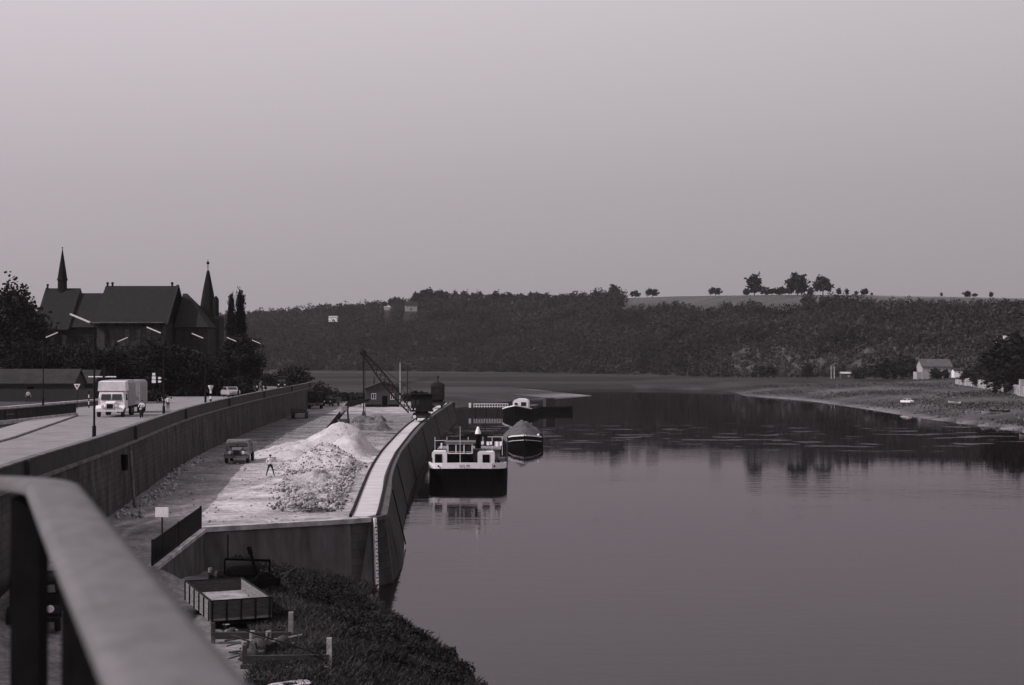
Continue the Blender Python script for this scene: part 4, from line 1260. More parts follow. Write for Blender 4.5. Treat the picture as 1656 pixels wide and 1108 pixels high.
def stones(name, n, pick, smin, smax, m, seed, z0fn):
    r = np.random.default_rng(seed)
    base = np.array([(-1, -1, -1), (1, -1, -1), (1, 1, -1), (-1, 1, -1), (-.7, -.8, 1), (.8, -.7, .9), (.7, .8, 1), (-.8, .7, .8)], float)
    fc_ = np.array([(0, 3, 2, 1), (4, 5, 6, 7), (0, 1, 5, 4), (1, 2, 6, 5), (2, 3, 7, 6), (3, 0, 4, 7)])
    Vs, Fs = [], []
    for k in range(n):
        x, y, zz = pick(r)
        s = smin + (smax - smin) * r.random() ** 2.5
        q = base * (1 + r.normal(size=base.shape) * .22) * np.array([1, r.uniform(.6, 1), r.uniform(.3, .7)]) * s / 2
        e_ = Matrix.Rotation(r.uniform(0, 6.28), 3, Vector(r.normal(size=3)).normalized())
        q = q @ np.array(e_)
        q += np.array([x, y, z0fn(x, y) + zz + s * .15])
        Fs.append(fc_ + len(Vs) * 8); Vs.append(q)
    return mesh_np(name, np.concatenate(Vs), np.concatenate(Fs), m)
def pick_rub(r):
    while True:
        y = r.uniform(96.5, 134); tq = (y - 96) / 38
        xr = np.interp(y, [96, 126, 134], [-11.6, -13.9, -14.6]); xl = np.interp(y, [96, 104, 118, 134], [-15.6, -16.6, -18.6, -20.5])
        x = r.normal((xr + xl) / 2, (xr - xl) * .27)
        if x > xr + .1: continue
        return x, y, 0
def rubz(x, y):
    return 4.38 + 0.55 * max(0, math.exp(-((x + 14.4) / 1.8) ** 2)) * (0.4 + .6 * abs(math.sin(x * 1.7 + y * .6)))
for hn, nm_, sd_ in (('sand_heap', 'clods', 1), ('sand_heap.001', 'clods', 2)):
    ho_ = bpy.data.objects[hn]; co = np.empty(len(ho_.data.vertices) * 3, np.float32); ho_.data.vertices.foreach_get('co', co); co = co.reshape(-1, 3); co = co[co[:, 2] > .05]
    def pk(r, co=co):
        q = co[r.integers(len(co))]; return float(q[0]), float(q[1]), float(q[2])
    for mm_, n__, s1 in (((M_sand, 500, .2), (M_stone, 160, .2)) if sd_ == 1 else ((M_sand, 800, .3), (M_darkstone, 160, .24), (M_stone, 400, .28))):
        o = stones('clods', n__, pk, .05, s1, mm_, sd_ * 7 + n__, lambda x, y: 0.0)
        o.parent = ho_; o['kind'] = 'stuff'
o = heap('rubble_base', 'rough bed of broken rubble beside the track at the near end of the yard', -14.6, 113, 2.6, 15, 0.55, M_stone, 31, rough=.5, cat='rubble', peaks=((1.0, -9, 2.0, 5, .6), (-1.6, 9, 3, 7, .9)))
o['kind'] = 'stuff'; o.name = 'rubble'
for k_, (n_, a_, b__, mm_, sd_) in enumerate(((3800, .08, .38, M_stone, 3), (1500, .08, .34, M_darkstone, 4))):
    o = stones('rubble', n_, pick_rub, a_, b__, mm_, sd_, rubz)
    tag(o, ('loose pale broken stones strewn over the near end of the yard', 'loose dark broken stones mixed into the pale rubble')[k_], 'rubble', kind='stuff')
def pick_wall(r):
    y = r.uniform(93, 150); return wxf(y) + r.uniform(.6, 2.6) * (1 if y < 118 else .6), y, 0
tag(stones('rubble', 500, pick_wall, .08, .4, M_stone, 8, lambda x, y: 4.38 if y > 88 else Gs(x, y)), 'small debris fallen along the foot of the retaining wall', 'rubble', kind='stuff')
def pick_yard(r):
    return r.uniform(-32, -14), r.uniform(90, 245), 0
def pick_rb(r):
    while True:
        y = r.uniform(285, 640); x = r.uniform(92, .37 * y)
        if x < .37 * y and float(river_sd(np.array([x]), np.array([y]))[0]) > 1.5: return x, y, 0
tag(stones('shore_stones', 900, pick_rb, .15, .9, M_darkstone, 77, lambda x, y: Gs(x, y)), 'dark stones and clods scattered over the right bank', 'stones', kind='stuff')
rt = np.random.default_rng(5); yy = rt.uniform(283, 660, 26000); xx = 90 + rt.random(26000) * (.37 * yy - 90); sdr = river_sd(xx, yy)
kk = (sdr > 5) & (np.sin(xx * .11 + yy * .05) + np.sin(yy * .09 - xx * .05) + rt.normal(0, .6, 26000) > .2); xx, yy = xx[kk], yy[kk]
Vq, Fq = quads(np.stack([xx, yy, G(xx, yy) + rt.random(len(xx)) * .45], 1), .24, rt)
tag(mesh_np('bank_tufts', Vq, Fq, M_farshrub), 'coarse tufts of grass over the right bank meadow', 'grass', kind='stuff')
tag(stones('gravel', 1600, pick_yard, .05, .28, M_stone, 10, lambda x, y: 4.36), 'loose gravel and small stones scattered over the yard', 'gravel', kind='stuff')

# ------------------------------------------------------------------ hut, cranes and machines
hut = house('wooden_hut', 'low pitched dark wooden hut with white framed windows on the quay', 'hut', (AX(618, 308), 310, 4.38), 0.12, 7.6, 8, 3.9, 1.5, M_wood, M_roofg,
      [(-2.1, 1.7, 1.0, 1.25), (1.9, 1.6, .8, 1.25)], (.25, 1.1, 2.4), .35, axis='y')
MB().box(-3.82, -.5, -4.06, -4.003, -.5, .55).box(1.0, 3.7, -4.06, -4.003, -.5, .55).build('plinth', M_black, hut)
MB().tube((-1.9, 1, 4.2), (-1.9, 1, 6.3), .1).build('stovepipe', M_iron, hut)
for px, dd, h in ((586, 306, 6.5), (656, 330, 8.2), (421, 330, 4.5)):
    pass
pl = thing('telegraph_pole', 'thin pale pole rising in front of the hut roof, right of its door', 'pole', (AX(647, 300), 300, 4.38))
MB().tube((0, 0, 0), (0, 0, 9.6), .07, .05, 6).build('pole_shaft', M_offwhite, pl)
pl = thing('telegraph_pole', 'dark pole standing behind the right end of the hut roof', 'pole', (AX(659, 330), 330, 4.0))
MB().tube((0, 0, 0), (0, 0, 9.0), .12, .09, 6).build('pole_shaft', M_iron, pl)

def rail_crane(label, loc, rz, boom=True):
    o = thing('rail_crane', label, 'crane', loc, rz)
    MB().box(-1.45, 1.45, -2.4, 2.4, .75, 1.25).box(-1.1, 1.1, -2.9, 2.9, .55, .85).build('undercarriage', M_iron, o)
    for x in (-.86, .86):
        for y in (-1.8, -.7, .7, 1.8):
            MB().lathe([(.2, -.09), (.42, -.09), (.42, .03), (.47, .05), (.47, .08), (.2, .09)], (x, y, .54), 16, 'x').build('wheel', M_iron, o)
    for x in (-1.1, -.3) if boom else ():
        pass
    bf = MB().box(-1.6, 1.6, -3.05, -2.85, .55, .95).build('buffer_beam', M_rust, o)
    MB().tube((-1.15, -3.3, .8), (-1.15, -3.05, .8), .28, .2).build('buffer', M_offwhite if boom else M_iron, bf)
    MB().tube((.95, -3.3, .8), (.95, -3.05, .8), .2, .16).build('buffer', M_iron, bf)
    MB().lathe([(1.1, 1.25), (1.1, 1.55)], (0, 0, 0), 20).build('turntable', M_iron, o)
    return o
cr_ = rail_crane('dark jib crane standing on the quay track with its boom raised to the left', (AX(681, 232), 234, 4.58), 0.05)
MB().box(-1.9, 1.9, -1.9, 3.0, 1.55, 1.75).box(-1.75, 1.75, -1.7, 2.9, 1.75, 4.0).build('cab', M_iron, cr_, .03)
MB().loft([[(-1.95, -1.9, 4.0), (1.95, -1.9, 4.0), (1.6, -1.9, 4.4), (-1.6, -1.9, 4.4)], [(-1.95, 3.1, 4.0), (1.95, 3.1, 4.0), (1.6, 3.1, 4.4), (-1.6, 3.1, 4.4)]]).build('cab_roof', M_black, cr_)
MB().tube((-1.1, 2, 4.4), (-1.1, 2, 4.9), .3).build('exhaust', M_iron, cr_)
for x in (-1.35, -.6):
    MB().box(x - .25, x + .25, -1.74, -1.703, 2.6, 3.5).build('cab_window', M_glass, cr_)
MB().box(.1, .13, -1.73, -1.703, 1.8, 3.9).box(.9, .93, -1.73, -1.703, 1.8, 3.9).build('panel_seam', M_rust, cr_)
for x in (-1.62, -1.1):
    MB().box(x - .1, x + .1, -1.75, -1.705, 1.85, 2.1).build('lamp', M_offwhite, cr_)
# lattice boom to upper left
tipd = 234
tip = Vector((AX(588, tipd) - cr_.location.x, 0.0, ZY(571, tipd) - 4.58))
ft = Vector((-1.95, -.6, 1.5))
dirb = (tip - ft).normalized(); sidev = Vector((0, 1, 0)); upv = dirb.cross(sidev).normalized()
if upv.z < 0: upv = -upv
mb = MB(); L = (tip - ft).length
def bw_(t): return .14 + .48 * math.sin(PI * min(1, max(0, t * .9 + .08))) 
N = 12
prev = None
for k in range(N + 1):
    t = k / N; c = ft + dirb * L * t; h = bw_(t)
    cur = [c + sidev * a * h * .8 + upv * b__ * h for a, b__ in ((-1, -1), (1, -1), (1, 1), (-1, 1))]
    if prev:
        for j in range(4):
            mb.bar(prev[j], cur[j], .2)
            mb.bar(prev[j], cur[(j + 1) % 4], .11)
        for j in (1, 3): mb.bar(prev[(j + 1) % 4], cur[j], .06)
    prev = cur
bm = mb.build('boom', M_iron, cr_)
MB().lathe([(.2, -.25), (.55, -.2), (.55, .2), (.2, .25)], tuple(tip), 14, 'y').build('boom_sheave', M_iron, cr_)
MB().tube(tip, (tip.x + .05, 0, 1.5), .11, n=5).tube(tip + Vector((.25, 0, 0)), (tip.x + .3, 0, 1.5), .04, n=5).build('hoist_cable', M_iron, cr_)
MB().tube((-.9, .5, 4.4), ft + dirb * L * .95, .035, n=4).build('stay_cable', M_iron, cr_)
MB().loft([[(tip.x - .35, -.3, .7), (tip.x + .55, -.3, .7), (tip.x + .55, .3, .7), (tip.x - .35, .3, .7)], [(tip.x - .1, -.15, 1.6), (tip.x + .3, -.15, 1.6), (tip.x + .3, .15, 1.6), (tip.x - .1, .15, 1.6)]]).build('grab', M_rust, cr_)
c2 = rail_crane('rounded dark crane house without visible boom, parked farther along the quay track', (AX(711, 300) - .2, 296, 4.58), -0.02, False)
MB().box(-1.35, 1.35, -1.5, 1.5, 1.55, 4.6).build('cab', M_iron, c2, .2)
MB().lathe([(1.55, 4.4), (1.5, 4.75), (1.1, 5.15), (.5, 5.4), (.12, 5.5)], (0, 0, 0), 18).build('domed_roof', M_iron, c2)
MB().tube((0, 0, 5.45), (0, 0, 6.3), .12, .08).ball((.05, 0, 6.4), .25, 8).build('roof_vent', M_iron, c2)
MB().box(-.5, .5, -1.54, -1.503, 2.9, 3.8).build('cab_window', M_glass, c2)

# loader behind the sand heap
lx, ly = AX(553, 196), 196
ld = thing('loader', 'dark conveyor loader with pale engine block tilted up behind the sand heap', 'loader', (lx, ly, 4.38), -0.1)
MB().bar((-1.5, 0, .4), (1.0, 0, 3.3), .9, .35).build('conveyor', M_iron, ld)
ld.scale = (1.35, 1.35, 1.4)
MB().bar((-.9, 0, .3), (.9, .1, .5), 1.2, .4).box(-.4, .7, -.5, .5, .5, 1.5).bar((.7, .3, .5), (.5, .3, 2.6), .15).build('chassis', M_rust, ld)
MB().box(.1, .7, -.7, .1, 2.3, 2.8).ball((.2, -.6, 2.2), .26, 8).build('engine_block', M_dusty, ld, .05)
MB().loft([[(1.0, -.7, 2.7), (2.6, -.7, 3.2), (2.6, .7, 3.2), (1.0, .7, 2.7)], [(1.0, -.7, 3.3), (2.9, -.7, 3.5), (2.9, .7, 3.5), (1.0, .7, 3.3)]]).build('hopper', M_iron, ld)
for s_ in (-.7, .7):
    for x in (-.8, .8): 
        MB().lathe([(.2, -.1), (.42, -.08), (.42, .08), (.2, .1)], (x, s_, .42), 14, 'y').build('wheel', M_tyre, ld)

# flat trailer, excavator and lorry along the wall
p = AT(483, 677, 4.4)
ft_ = thing('flat_cart', 'low dark flatbed cart parked against the wall behind the open lorry', 'cart', (p.x, p.y, 4.38), .05)
MB().box(-1.4, 1.4, 0, 4.2, .95, 1.15).build('bed', M_darkwood, ft_)
MB().box(-1.4, 1.4, 0, .06, 1.153, 1.75).box(-1.4, -1.34, .063, 4.2, 1.153, 1.7).build('side_board', M_wood, ft_)
for y in (.7, 3.4):
    for s_ in (-1, 1): wheel(ft_, s_ * 1.15, y, .45)
p = AT(516, 659, 4.4)
ex = thing('excavator', 'dark tracked excavator with tall cab under the end of the wall', 'excavator', (p.x, p.y - 6, 4.38), .1)
for s_ in (-1, 1):
    MB().prism_x([(-1.8, .2), (-1.5, 0), (1.5, 0), (1.8, .2), (1.8, .6), (1.5, .85), (-1.5, .85), (-1.8, .6)], s_ * 1.25 - .28, s_ * 1.25 + .28).build('track', M_black, ex)
MB().box(-1.5, 1.5, -1.6, 1.9, .9, 1.15).build('platform', M_dusty, ex)
MB().box(-1.4, 1.4, -1.3, 1.8, 1.153, 3.6).build('cab', M_iron, ex, .08)
MB().box(-1.1, -.1, -1.35, -1.303, 2.2, 3.2).box(.2, 1.1, -1.35, -1.303, 2.2, 3.2).build('cab_window', M_glass, ex)
MB().bar((0.4, -1.5, 1.3), (.6, -3.6, 3.6), .3).bar((.6, -3.6, 3.6), (.6, -4.3, 1.4), .25).build('boom', M_iron, ex)
MB().box(.2, 1.0, -4.7, -4.0, .7, 1.4).build('bucket', M_rust, ex, .05)
p = AT(535, 656, 4.4)
lorry('parked_lorry', 'dark open lorry parked right of the excavator at the far wall end', 'lorry', (p.x, p.y - 4, 4.38), -.2, W=2.4, L=5.5, kind='open', body=M_iron, load=M_rust)
for i, (px, dd, rx, h, lab) in enumerate(((500, 322, 6, 5.5, 'dark bush rising behind the excavator at the wall end'), (522, 335, 5, 3.6, 'low dark bush behind the parked dark lorry'),
        (555, 352, 6, 2.2, 'long low bush at the left behind the hut yard'), (575, 350, 6, 2.0, 'long low bush directly left of the hut'), (676, 352, 4, 2.4, 'low bush between the hut and the far crane house'))):
    bush('yard_bush', lab, (AX(px, dd), dd, 4.2), rx, 2.5, h, M_leaf[1], 1400, .3, 60 + i, group='bushes beyond the yard')

# ------------------------------------------------------------------ trailer and scrap on the low ground
fx0 = AT(342, 972, 3.65); 
tw = 2.85; tl_ = 6.4
ang_ = 0.09
gz = 2.3
wg2 = thing('tipper_trailer', 'large grey open box trailer with ribbed plank sides on the low ground by the ramp', 'trailer', (AX(392, 65.4) - .05, 65.5, gz), 0.40)
zb0, zt0 = .62, 1.42
hw = tw / 2
MB().box(-hw, hw, 0, tl_, zb0 - .1, zb0).build('floor', M_dusty, wg2)
sides = (('front_board', (-hw, hw, 0, .07)), ('rear_board', (-hw, hw, tl_ - .07, tl_)), ('left_board', (-hw, -hw + .07, .073, tl_ - .073)), ('right_board', (hw - .07, hw, .073, tl_ - .073)))
M_ply = mat('trailer_planks', 0.055, 0.45, 2.2, 0.9, stretch=(1, 1, 6)); M_ply2 = mat('sunlit_trailer_planks', 0.15, 0.45, 2.2, 0.95, stretch=(1, 1, 5))  # side boards get a paler copy: sunlight from the left put into the colour
for nme, (a, b__, c, d_) in sides:
    mb = MB()
    for k in range(4):
        z0 = zb0 + .003 + k * .2
        mb.box(a, b__, c, d_, z0, z0 + .19)
    bo_ = mb.build(nme, M_ply if nme in ('front_board', 'rear_board') else M_ply2, wg2)
    rb = MB()
    if nme in ('front_board', 'rear_board'):
        y_ = -.06 if nme == 'front_board' else tl_ + .003
        for x in np.linspace(-hw + .1, hw - .1, 5): rb.box(x - .04, x + .04, y_, y_ + .057, zb0 - .1, zt0 + .03)
        rb.box(-hw - .02, hw + .02, c - .01, d_ + .01, zt0 + .003, zt0 + .05)
    else:
        x_ = -hw - .06 if nme == 'left_board' else hw + .003
        for y in np.linspace(.15, tl_ - .15, 6): rb.box(x_, x_ + .057, y - .04, y + .04, zb0 - .1, zt0 + .0)
        rb.box(a - .01, b__ + .01, .09, tl_ - .09, zt0 + .003, zt0 + .048)
    rb.build('rib', M_iron, bo_)
MB().box(-.5, -.38, .1, tl_ - .2, .35, .517).box(.38, .5, .1, tl_ - .2, .35, .517).box(-.9, .9, .3, .45, .25, .35).build('chassis', M_iron, wg2)
for y in (.9, 5.2):
    for s_ in (-1, 1): wheel(wg2, s_ * 1.05, y, .36, .22)
def pick_tr(r): return r.uniform(-hw + .15, hw - .15), r.uniform(.2, tl_ - .2), 0
st_ = stones('sand_load', 300, pick_tr, .05, .22, M_sand, 5, lambda x, y: zb0 - .02)
MB().loft([[(-hw + .08, .09, zb0 + .01), (hw - .08, .09, zb0 + .01), (hw - .08, .09, zb0 + .04), (-hw + .08, .09, zb0 + .04)], [(-hw + .08, tl_ - .09, zb0 + .01), (hw - .08, tl_ - .09, zb0 + .01), (hw - .08, tl_ - .09, zb0 + .22), (-hw + .08, tl_ - .09, zb0 + .22)]]).build('sand_layer', mat('dirty_sand', .24, .5, 1.6, .95, bump=.8), wg2)
st_.parent = wg2; st_['kind'] = 'stuff'
# old tractor / machine behind it
mp_ = thing('steam_tractor', 'black derelict machine with tall stack and levers behind the box trailer', 'tractor', (AX(392, 76), 76.0, Gs(AX(392, 76), 76.0)), .2)
MB().box(-1.3, 1.1, -.6, .9, .5, 1.1).build('frame', M_black, mp_, .03)
MB().lathe([(.5, -1.0), (.55, -.9), (.55, .7), (.4, .85)], (.1, .1, 1.2), 14, 'x').build('boiler', M_iron, mp_)
MB().tube((-.75, .2, 1.2), (-.75, .2, 3.1), .06).build('exhaust_stack', M_iron, mp_)
MB().bar((-.9, -.5, 1.9), (1.5, -.5, 1.75), .12).bar((-.9, -.5, .9), (-.9, -.5, 1.9), .1).bar((1.4, -.5, .8), (1.45, -.5, 1.75), .1).build('roll_frame', M_black, mp_)
MB().bar((.9, -.6, .6), (.35, -.7, 2.5), .14).bar((.45, -.7, 2.15), (.35, -.7, 2.55), .24).build('lever_arm', M_black, mp_)
for (x, r_) in ((-1.0, .55), (-.35, .42), (1.2, .6), (.6, .42)):
    wh = MB().lathe([(r_ * .78, -.11), (r_, -.11), (r_, .11), (r_ * .78, .11)], (x, -.75, r_), 18, 'y').build('wheel', M_black, mp_)
    mb = MB()
    for k in range(6):
        a = PI * k / 6
        mb.bar((x - r_ * .8 * math.cos(a), -.75, r_ - r_ * .8 * math.sin(a)), (x + r_ * .8 * math.cos(a), -.75, r_ + r_ * .8 * math.sin(a)), .04)
    mb.build('spoke', M_iron, wh)
MB().bar((1.0, -.2, .5), (2.2, -1.6, .3), .14).bar((1.0, .4, .5), (2.2, -1.6, .3), .14).build('drawbar', M_black, mp_)
MB().box(1.3, 2.0, -.9, .1, .2, .9).build('gearbox', M_black, mp_, .06)
# barriers (buffer stops) by the bank
def barrier(label, p0, p1, postend, mwood=M_darkwood, ph=1.6):
    z0 = Gs(p0[0], p0[1]); z1 = Gs(p1[0], p1[1]); zz = max(z0, z1)
    o = thing('barrier', label, 'barrier', (p0[0], p0[1], zz))
    dx, dy = p1[0] - p0[0], p1[1] - p0[1]
    MB().bar((0, 0, .35), (dx, dy, .35), .16, .3).build('beam', mwood, o)
    MB().bar((0, .1, -.8), (0, .1, .9), .16).build('post', mwood, o)
    MB().bar((dx, dy + .12, -1.5), (dx, dy + .12, ph), .2).build('post', M_dusty if ph > 1.2 else mat('weathered_post', .27, .5, 6, .95), o)
    MB().box(dx - .9, dx + .1, dy - .25, dy + .3, -.05 - .6, .05).build('footing', M_concrete, o)
    return o
a = (AX(345, 62.5), 62.5); b_ = (AX(470, 62.5), 62.6)
barrier('dark beam barrier with a grey end post just in front of the box trailer', a, b_, 1, ph=1.35)
a = (AX(396, 57.6), 57.6); b_ = (AX(531, 57.5), 57.8)
b2 = barrier('nearer dark beam barrier with a bright weathered end post above the grass bank', a, b_, 1, ph=1.15)
MB().box(-.1, 3.2, -.3, -.12, -1.5, .18).build('board', M_darkwood, b2)
MB().bar((.0, -.1, 1.55), (3.2, .0, .5), .05).build('stay', M_iron, b2)
# scrap pieces
def scrap(label, x, y, seed, s=1.0, m=M_iron):
    r = random.Random(seed)
    o = thing('scrap_machine', label, 'scrap', (x, y, Gs(x, y)), r.uniform(-.5, .5))
    MB().box(-.5 * s, .5 * s, -.35 * s, .35 * s, .1, .55 * s).build('housing', m, o, .05)
    MB().lathe([(.1, -.1), (.34 * s, -.08), (.34 * s, .08), (.1, .1)], (.1, -.42 * s, .45 * s), 14, 'y').build('flywheel', M_rust, o)
    mb = MB()
    for k in range(5):
        mb.bar((r.uniform(-.6, .6) * s, r.uniform(-.4, .4) * s, .3), (r.uniform(-1.2, 1.2) * s, r.uniform(-.6, .6) * s, r.uniform(.1, 1.0) * s), .06)
    mb.build('rods', M_rust, o)
    MB().tube((-.4 * s, 0, .5), (-.4 * s, 0, .95 * s), .12).build('cylinder', M_dusty, o)
    return o
scrap('dark scrap engine with flywheel between the two beam barriers', AX(425, 60), 59.8, 1, 1.1)
scrap('paler rusty scrap machine right of the scrap engine', AX(448, 60.3), 60.6, 2, 1.0, M_dusty)
scrap('small scrap parts lying under the front of the box trailer', AX(374, 64), 64.2, 3, .55, M_dusty)
o = thing('scrap_plate', 'pale flat plate with a round hole lying at the bottom edge below the near barrier', 'scrap', (AX(470, 53.5), 53.5, Gs(AX(470, 53.5), 53.5) + .25), .6)
mb = MB()
n_ = 20
o1 = [(-.8, -.4), (.8, -.4), (.8, .4), (-.8, .4)]
ring_o = []; ring_i = []
for k in range(n_):
    a_ = 2 * PI * k / n_; ca, sa = math.cos(a_), math.sin(a_)
    sc_ = min(.8 / max(abs(ca), 1e-6), .42 / max(abs(sa), 1e-6)); ring_o.append((ca * sc_, sa * sc_)); ring_i.append((.3 * ca, .26 * sa))
mb.loft([[(x, y, 0.0) for x, y in ring_o], [(x, y, .06) for x, y in ring_o], [(x, y, .06) for x, y in ring_i], [(x, y, 0.0) for x, y in ring_i]] , cap=False)
mb.build('plate', M_concrete, o)
scrap('dark scrap parts heaped beside the derelict machine under the quay wall', AX(432, 76), 76.6, 5, 1.2, M_black)
scrap('low scrap heap behind the left corner of the box trailer', AX(350, 80), 80, 6, .8)
scrap('rusty scrap parts left of the nearer beam barrier end', AX(405, 58), 58.6, 7, .9, M_rust)
tb_ = thing('timber_stack', 'loose dark planks and bars lying between the trailer and the near barrier', 'timber', (AX(415, 61.5), 61.5, Gs(AX(415, 61.5), 61.5)))
r9 = random.Random(5)
for k in range(12):
    a = r9.uniform(-.5, .5); L9 = r9.uniform(1.0, 2.6); x9 = r9.uniform(-1.2, 1.4); y9 = r9.uniform(-1.4, 1.4); z9 = .08 + .05 * (k % 4)
    MB().bar((x9 - L9 / 2 * math.cos(a), y9 - L9 / 2 * math.sin(a), z9), (x9 + L9 / 2 * math.cos(a), y9 + L9 / 2 * math.sin(a), z9 + r9.uniform(0, .25)), .12, .05).build('plank', (M_wood, M_dusty, M_darkwood)[k % 3], tb_)
# lorry half hidden behind the bridge railing
lorry('dark_lorry', 'dark lorry on the low ground glimpsed between the bridge railing bars', 'lorry', (AX(52, 62), 62.5, Gs(AX(60, 62), 62)), 0.25, W=2.3, L=5.5, kind='open', body=M_iron, load=M_darkwood)

# ------------------------------------------------------------------ bank vegetation
def bank_pts(n, r, dens):
    out = []
    while len(out) < n:
        x = r.uniform(-14, 1.0); y = r.uniform(46, 92)
        out.append((x, y))
    P_ = np.array(out)
    sd = river_sd(P_[:, 0], P_[:, 1])
    endl_ = 87.0 + (P_[:, 0] + 18.9) * .53
    keep = (sd > -0.3) & (sd < 9.5) & (P_[:, 1] < endl_ - .5)
    return P_[keep], sd[keep]
def grass(name, n, hmin, hmax, m, seed, label, region=None, width=.035):
    r = np.random.default_rng(seed)
    P_, sd = bank_pts(n, r, 1)
    if region is not None:
        k = region(P_, sd, r); P_, sd = P_[k], sd[k]
    Zp = G(P_[:, 0], P_[:, 1])
    k = len(P_)
    h = r.uniform(hmin, hmax, k) * np.clip(1.15 - .03 * sd, .4, 1.2)
    a = r.uniform(0, 2 * PI, k); lean = r.normal(0, .28, (k, 2)) * h[:, None]
    bx, by = np.cos(a) * width, np.sin(a) * width
    B = np.stack([P_[:, 0], P_[:, 1], Zp - .05], 1)
    V = np.stack([B + np.stack([-bx, -by, 0 * bx], 1), B + np.stack([bx, by, 0 * bx], 1),
                  B + np.stack([lean[:, 0] * .5 + bx * .7, lean[:, 1] * .5 + by * .7, h * .62], 1), B + np.stack([lean[:, 0] * 1.2, lean[:, 1] * 1.2, h], 1)], 1).reshape(-1, 3)
    o = mesh_np(name, V, np.arange(4 * k).reshape(k, 4), m)
    return tag(o, label, 'grass', kind='stuff')
grass('bank_grass', 170000, .18, .55, M_grass, 1, 'dark rough grass covering the river bank under the quay wall', width=.014)
grass('tall_weeds', 60000, .2, .62, M_leaf[1], 2, 'tall dark weeds along the water edge of the bank', lambda P_, sd, r: (r.random(len(sd)) < .75) & ((sd < 4) | (P_[:, 1] > 74)), width=.014)
grass('dry_grass', 90000, .15, .42, M_drygrass, 3, 'pale dry grass patches low on the bank near the bottom edge', lambda P_, sd, r: (np.sin(P_[:, 0] * 1.9 + P_[:, 1] * .8) + np.sin(P_[:, 0] * .7 - P_[:, 1] * .5 + 1) > .35) & (P_[:, 1] < 66) & (sd > 1.5), width=.013)
def leaves_low(n, seed, m, lab, hm, sz):
    r = np.random.default_rng(seed)
    P_, sd = bank_pts(n, r, 1)
    lump = .5 + .5 * np.sin(P_[:, 0] * 1.7 + 2 * np.sin(P_[:, 1] * .9)) * np.sin(P_[:, 1] * 1.3 + seed)
    k = r.random(len(sd)) < .35 + .65 * lump; P_, lump = P_[k], lump[k]
    Zp = G(P_[:, 0], P_[:, 1]) + r.random(len(P_)) * hm * (.35 + lump)
    V, F_ = quads(np.stack([P_[:, 0], P_[:, 1], Zp], 1), sz, r)
    return tag(mesh_np('ground_cover', V, F_, m), lab, 'ground cover', kind='stuff')
leaves_low(36000, 51, M_leaf[2], 'low dark leafy ground cover over the bank', .5, .042)
leaves_low(16000, 52, M_leaf[3], 'paler leafy ground cover in patches over the bank', .75, .04)
weed_spots = [(-10.6, 83.5, 1.3, 1.3), (-13.0, 82.0, 1.2, 1.5), (-9.4, 80.2, 1.1, 1.2), (-11.5, 78.5, 1.3, 1.4), (-8.2, 76.5, 1.1, 1.1), (-10.2, 74.5, 1.2, 1.5), (-6.4, 76.0, .9, 1.0),
              (-7.2, 72.6, 1.2, 1.2), (-5.0, 71.5, .9, 1.2), (-8.6, 70.0, 1.2, 1.1), (-6.2, 68.2, 1.1, 1.3), (-3.4, 69.0, .8, 1.0), (-4.6, 66.0, 1.1, 1.2), (-2.6, 65.6, .8, 1.1), (-7.5, 65.8, 1.0, 1.0),
              (-3.2, 62.5, 1.1, 1.2), (-1.6, 61.5, .8, 1.0), (-5.6, 62.0, 1.1, 1.0), (-14.6, 84.0, 1.0, 1.3), (-16.0, 84.4, .9, 1.6)]
weed_spots.sort(key=lambda q: -q[1])
WW = 'first second third fourth fifth sixth seventh eighth ninth tenth eleventh twelfth thirteenth fourteenth fifteenth sixteenth seventeenth eighteenth nineteenth last'.split()
for i, (x, y, r_, h) in enumerate(weed_spots):
    bush('weed_clump', WW[i] + ' dark weed clump down the grassy bank, counted from the quay wall towards the bridge', (x, y, Gs(x, y) - .1), r_, r_, h * .8, M_leaf[1 + i % 2], 2200, .06, 100 + i, 'weeds', group='weed clumps on the river bank')

# ------------------------------------------------------------------ boats
def hull(stations, m, name, parent, zk=-.8):
    """stations: (y, half beam at deck, half beam at water, deck z)"""
    mb = MB(); secs = []
    for (y, bd, bw__, zd) in stations:
        secs.append([(-bd, y, zd), (-bd * 1.0, y, zd - .35), (-(bd + bw__) / 2 * 1.02, y, zd * .45), (-bw__, y, 0.02), (-bw__ * .85, y, zk), (bw__ * .85, y, zk), (bw__, y, 0.02), ((bd + bw__) / 2 * 1.02, y, zd * .45), (bd, y, zd - .35), (bd, y, zd)])
    mb.loft(secs, smooth=False)
    return mb.build(name, m, parent)
def strake(stations, z0off, z1off, out_, m, name, parent, rng_=None):
    """band round the deck edge following the hull"""
    mb = MB(); L_ = []
    st = stations if rng_ is None else stations[rng_[0]:rng_[1]]
    for s_ in (-1, 1):
        secs = []
        for (y, bd, bw__, zd) in st:
            secs.append([(s_ * (bd + out_), y - out_, zd + z0off), (s_ * (bd + out_), y - out_, zd + z1off), (s_ * max(0, bd - .08), y + .03, zd + z1off), (s_ * max(0, bd - .08), y + .03, zd + z0off)])
        mb.loft(secs)
    return mb.build(name, m, parent)

# barge 1, stern towards us
B = thing('river_barge', 'large black river barge moored stern-on with white stern band and wheelhouse', 'barge', (-5.35, 168.9, -1.86), 0.0)
B.scale = (1.126,) * 3
stB = [(0.0, 2.6, 2.3, 3.75), (.35, 3.35, 3.0, 3.72), (1.0, 3.85, 3.6, 3.68), (2.2, 4.08, 3.95, 3.6), (5, 4.15, 4.1, 3.45), (12, 4.15, 4.12, 3.2), (30, 4.15, 4.12, 3.05), (44, 4.1, 4.0, 3.15), (48.5, 3.6, 3.4, 3.4), (51, 2.4, 2.0, 3.8), (52.5, .6, .3, 4.1)]
hull(stB, M_bargehull, 'hull', B, .3)
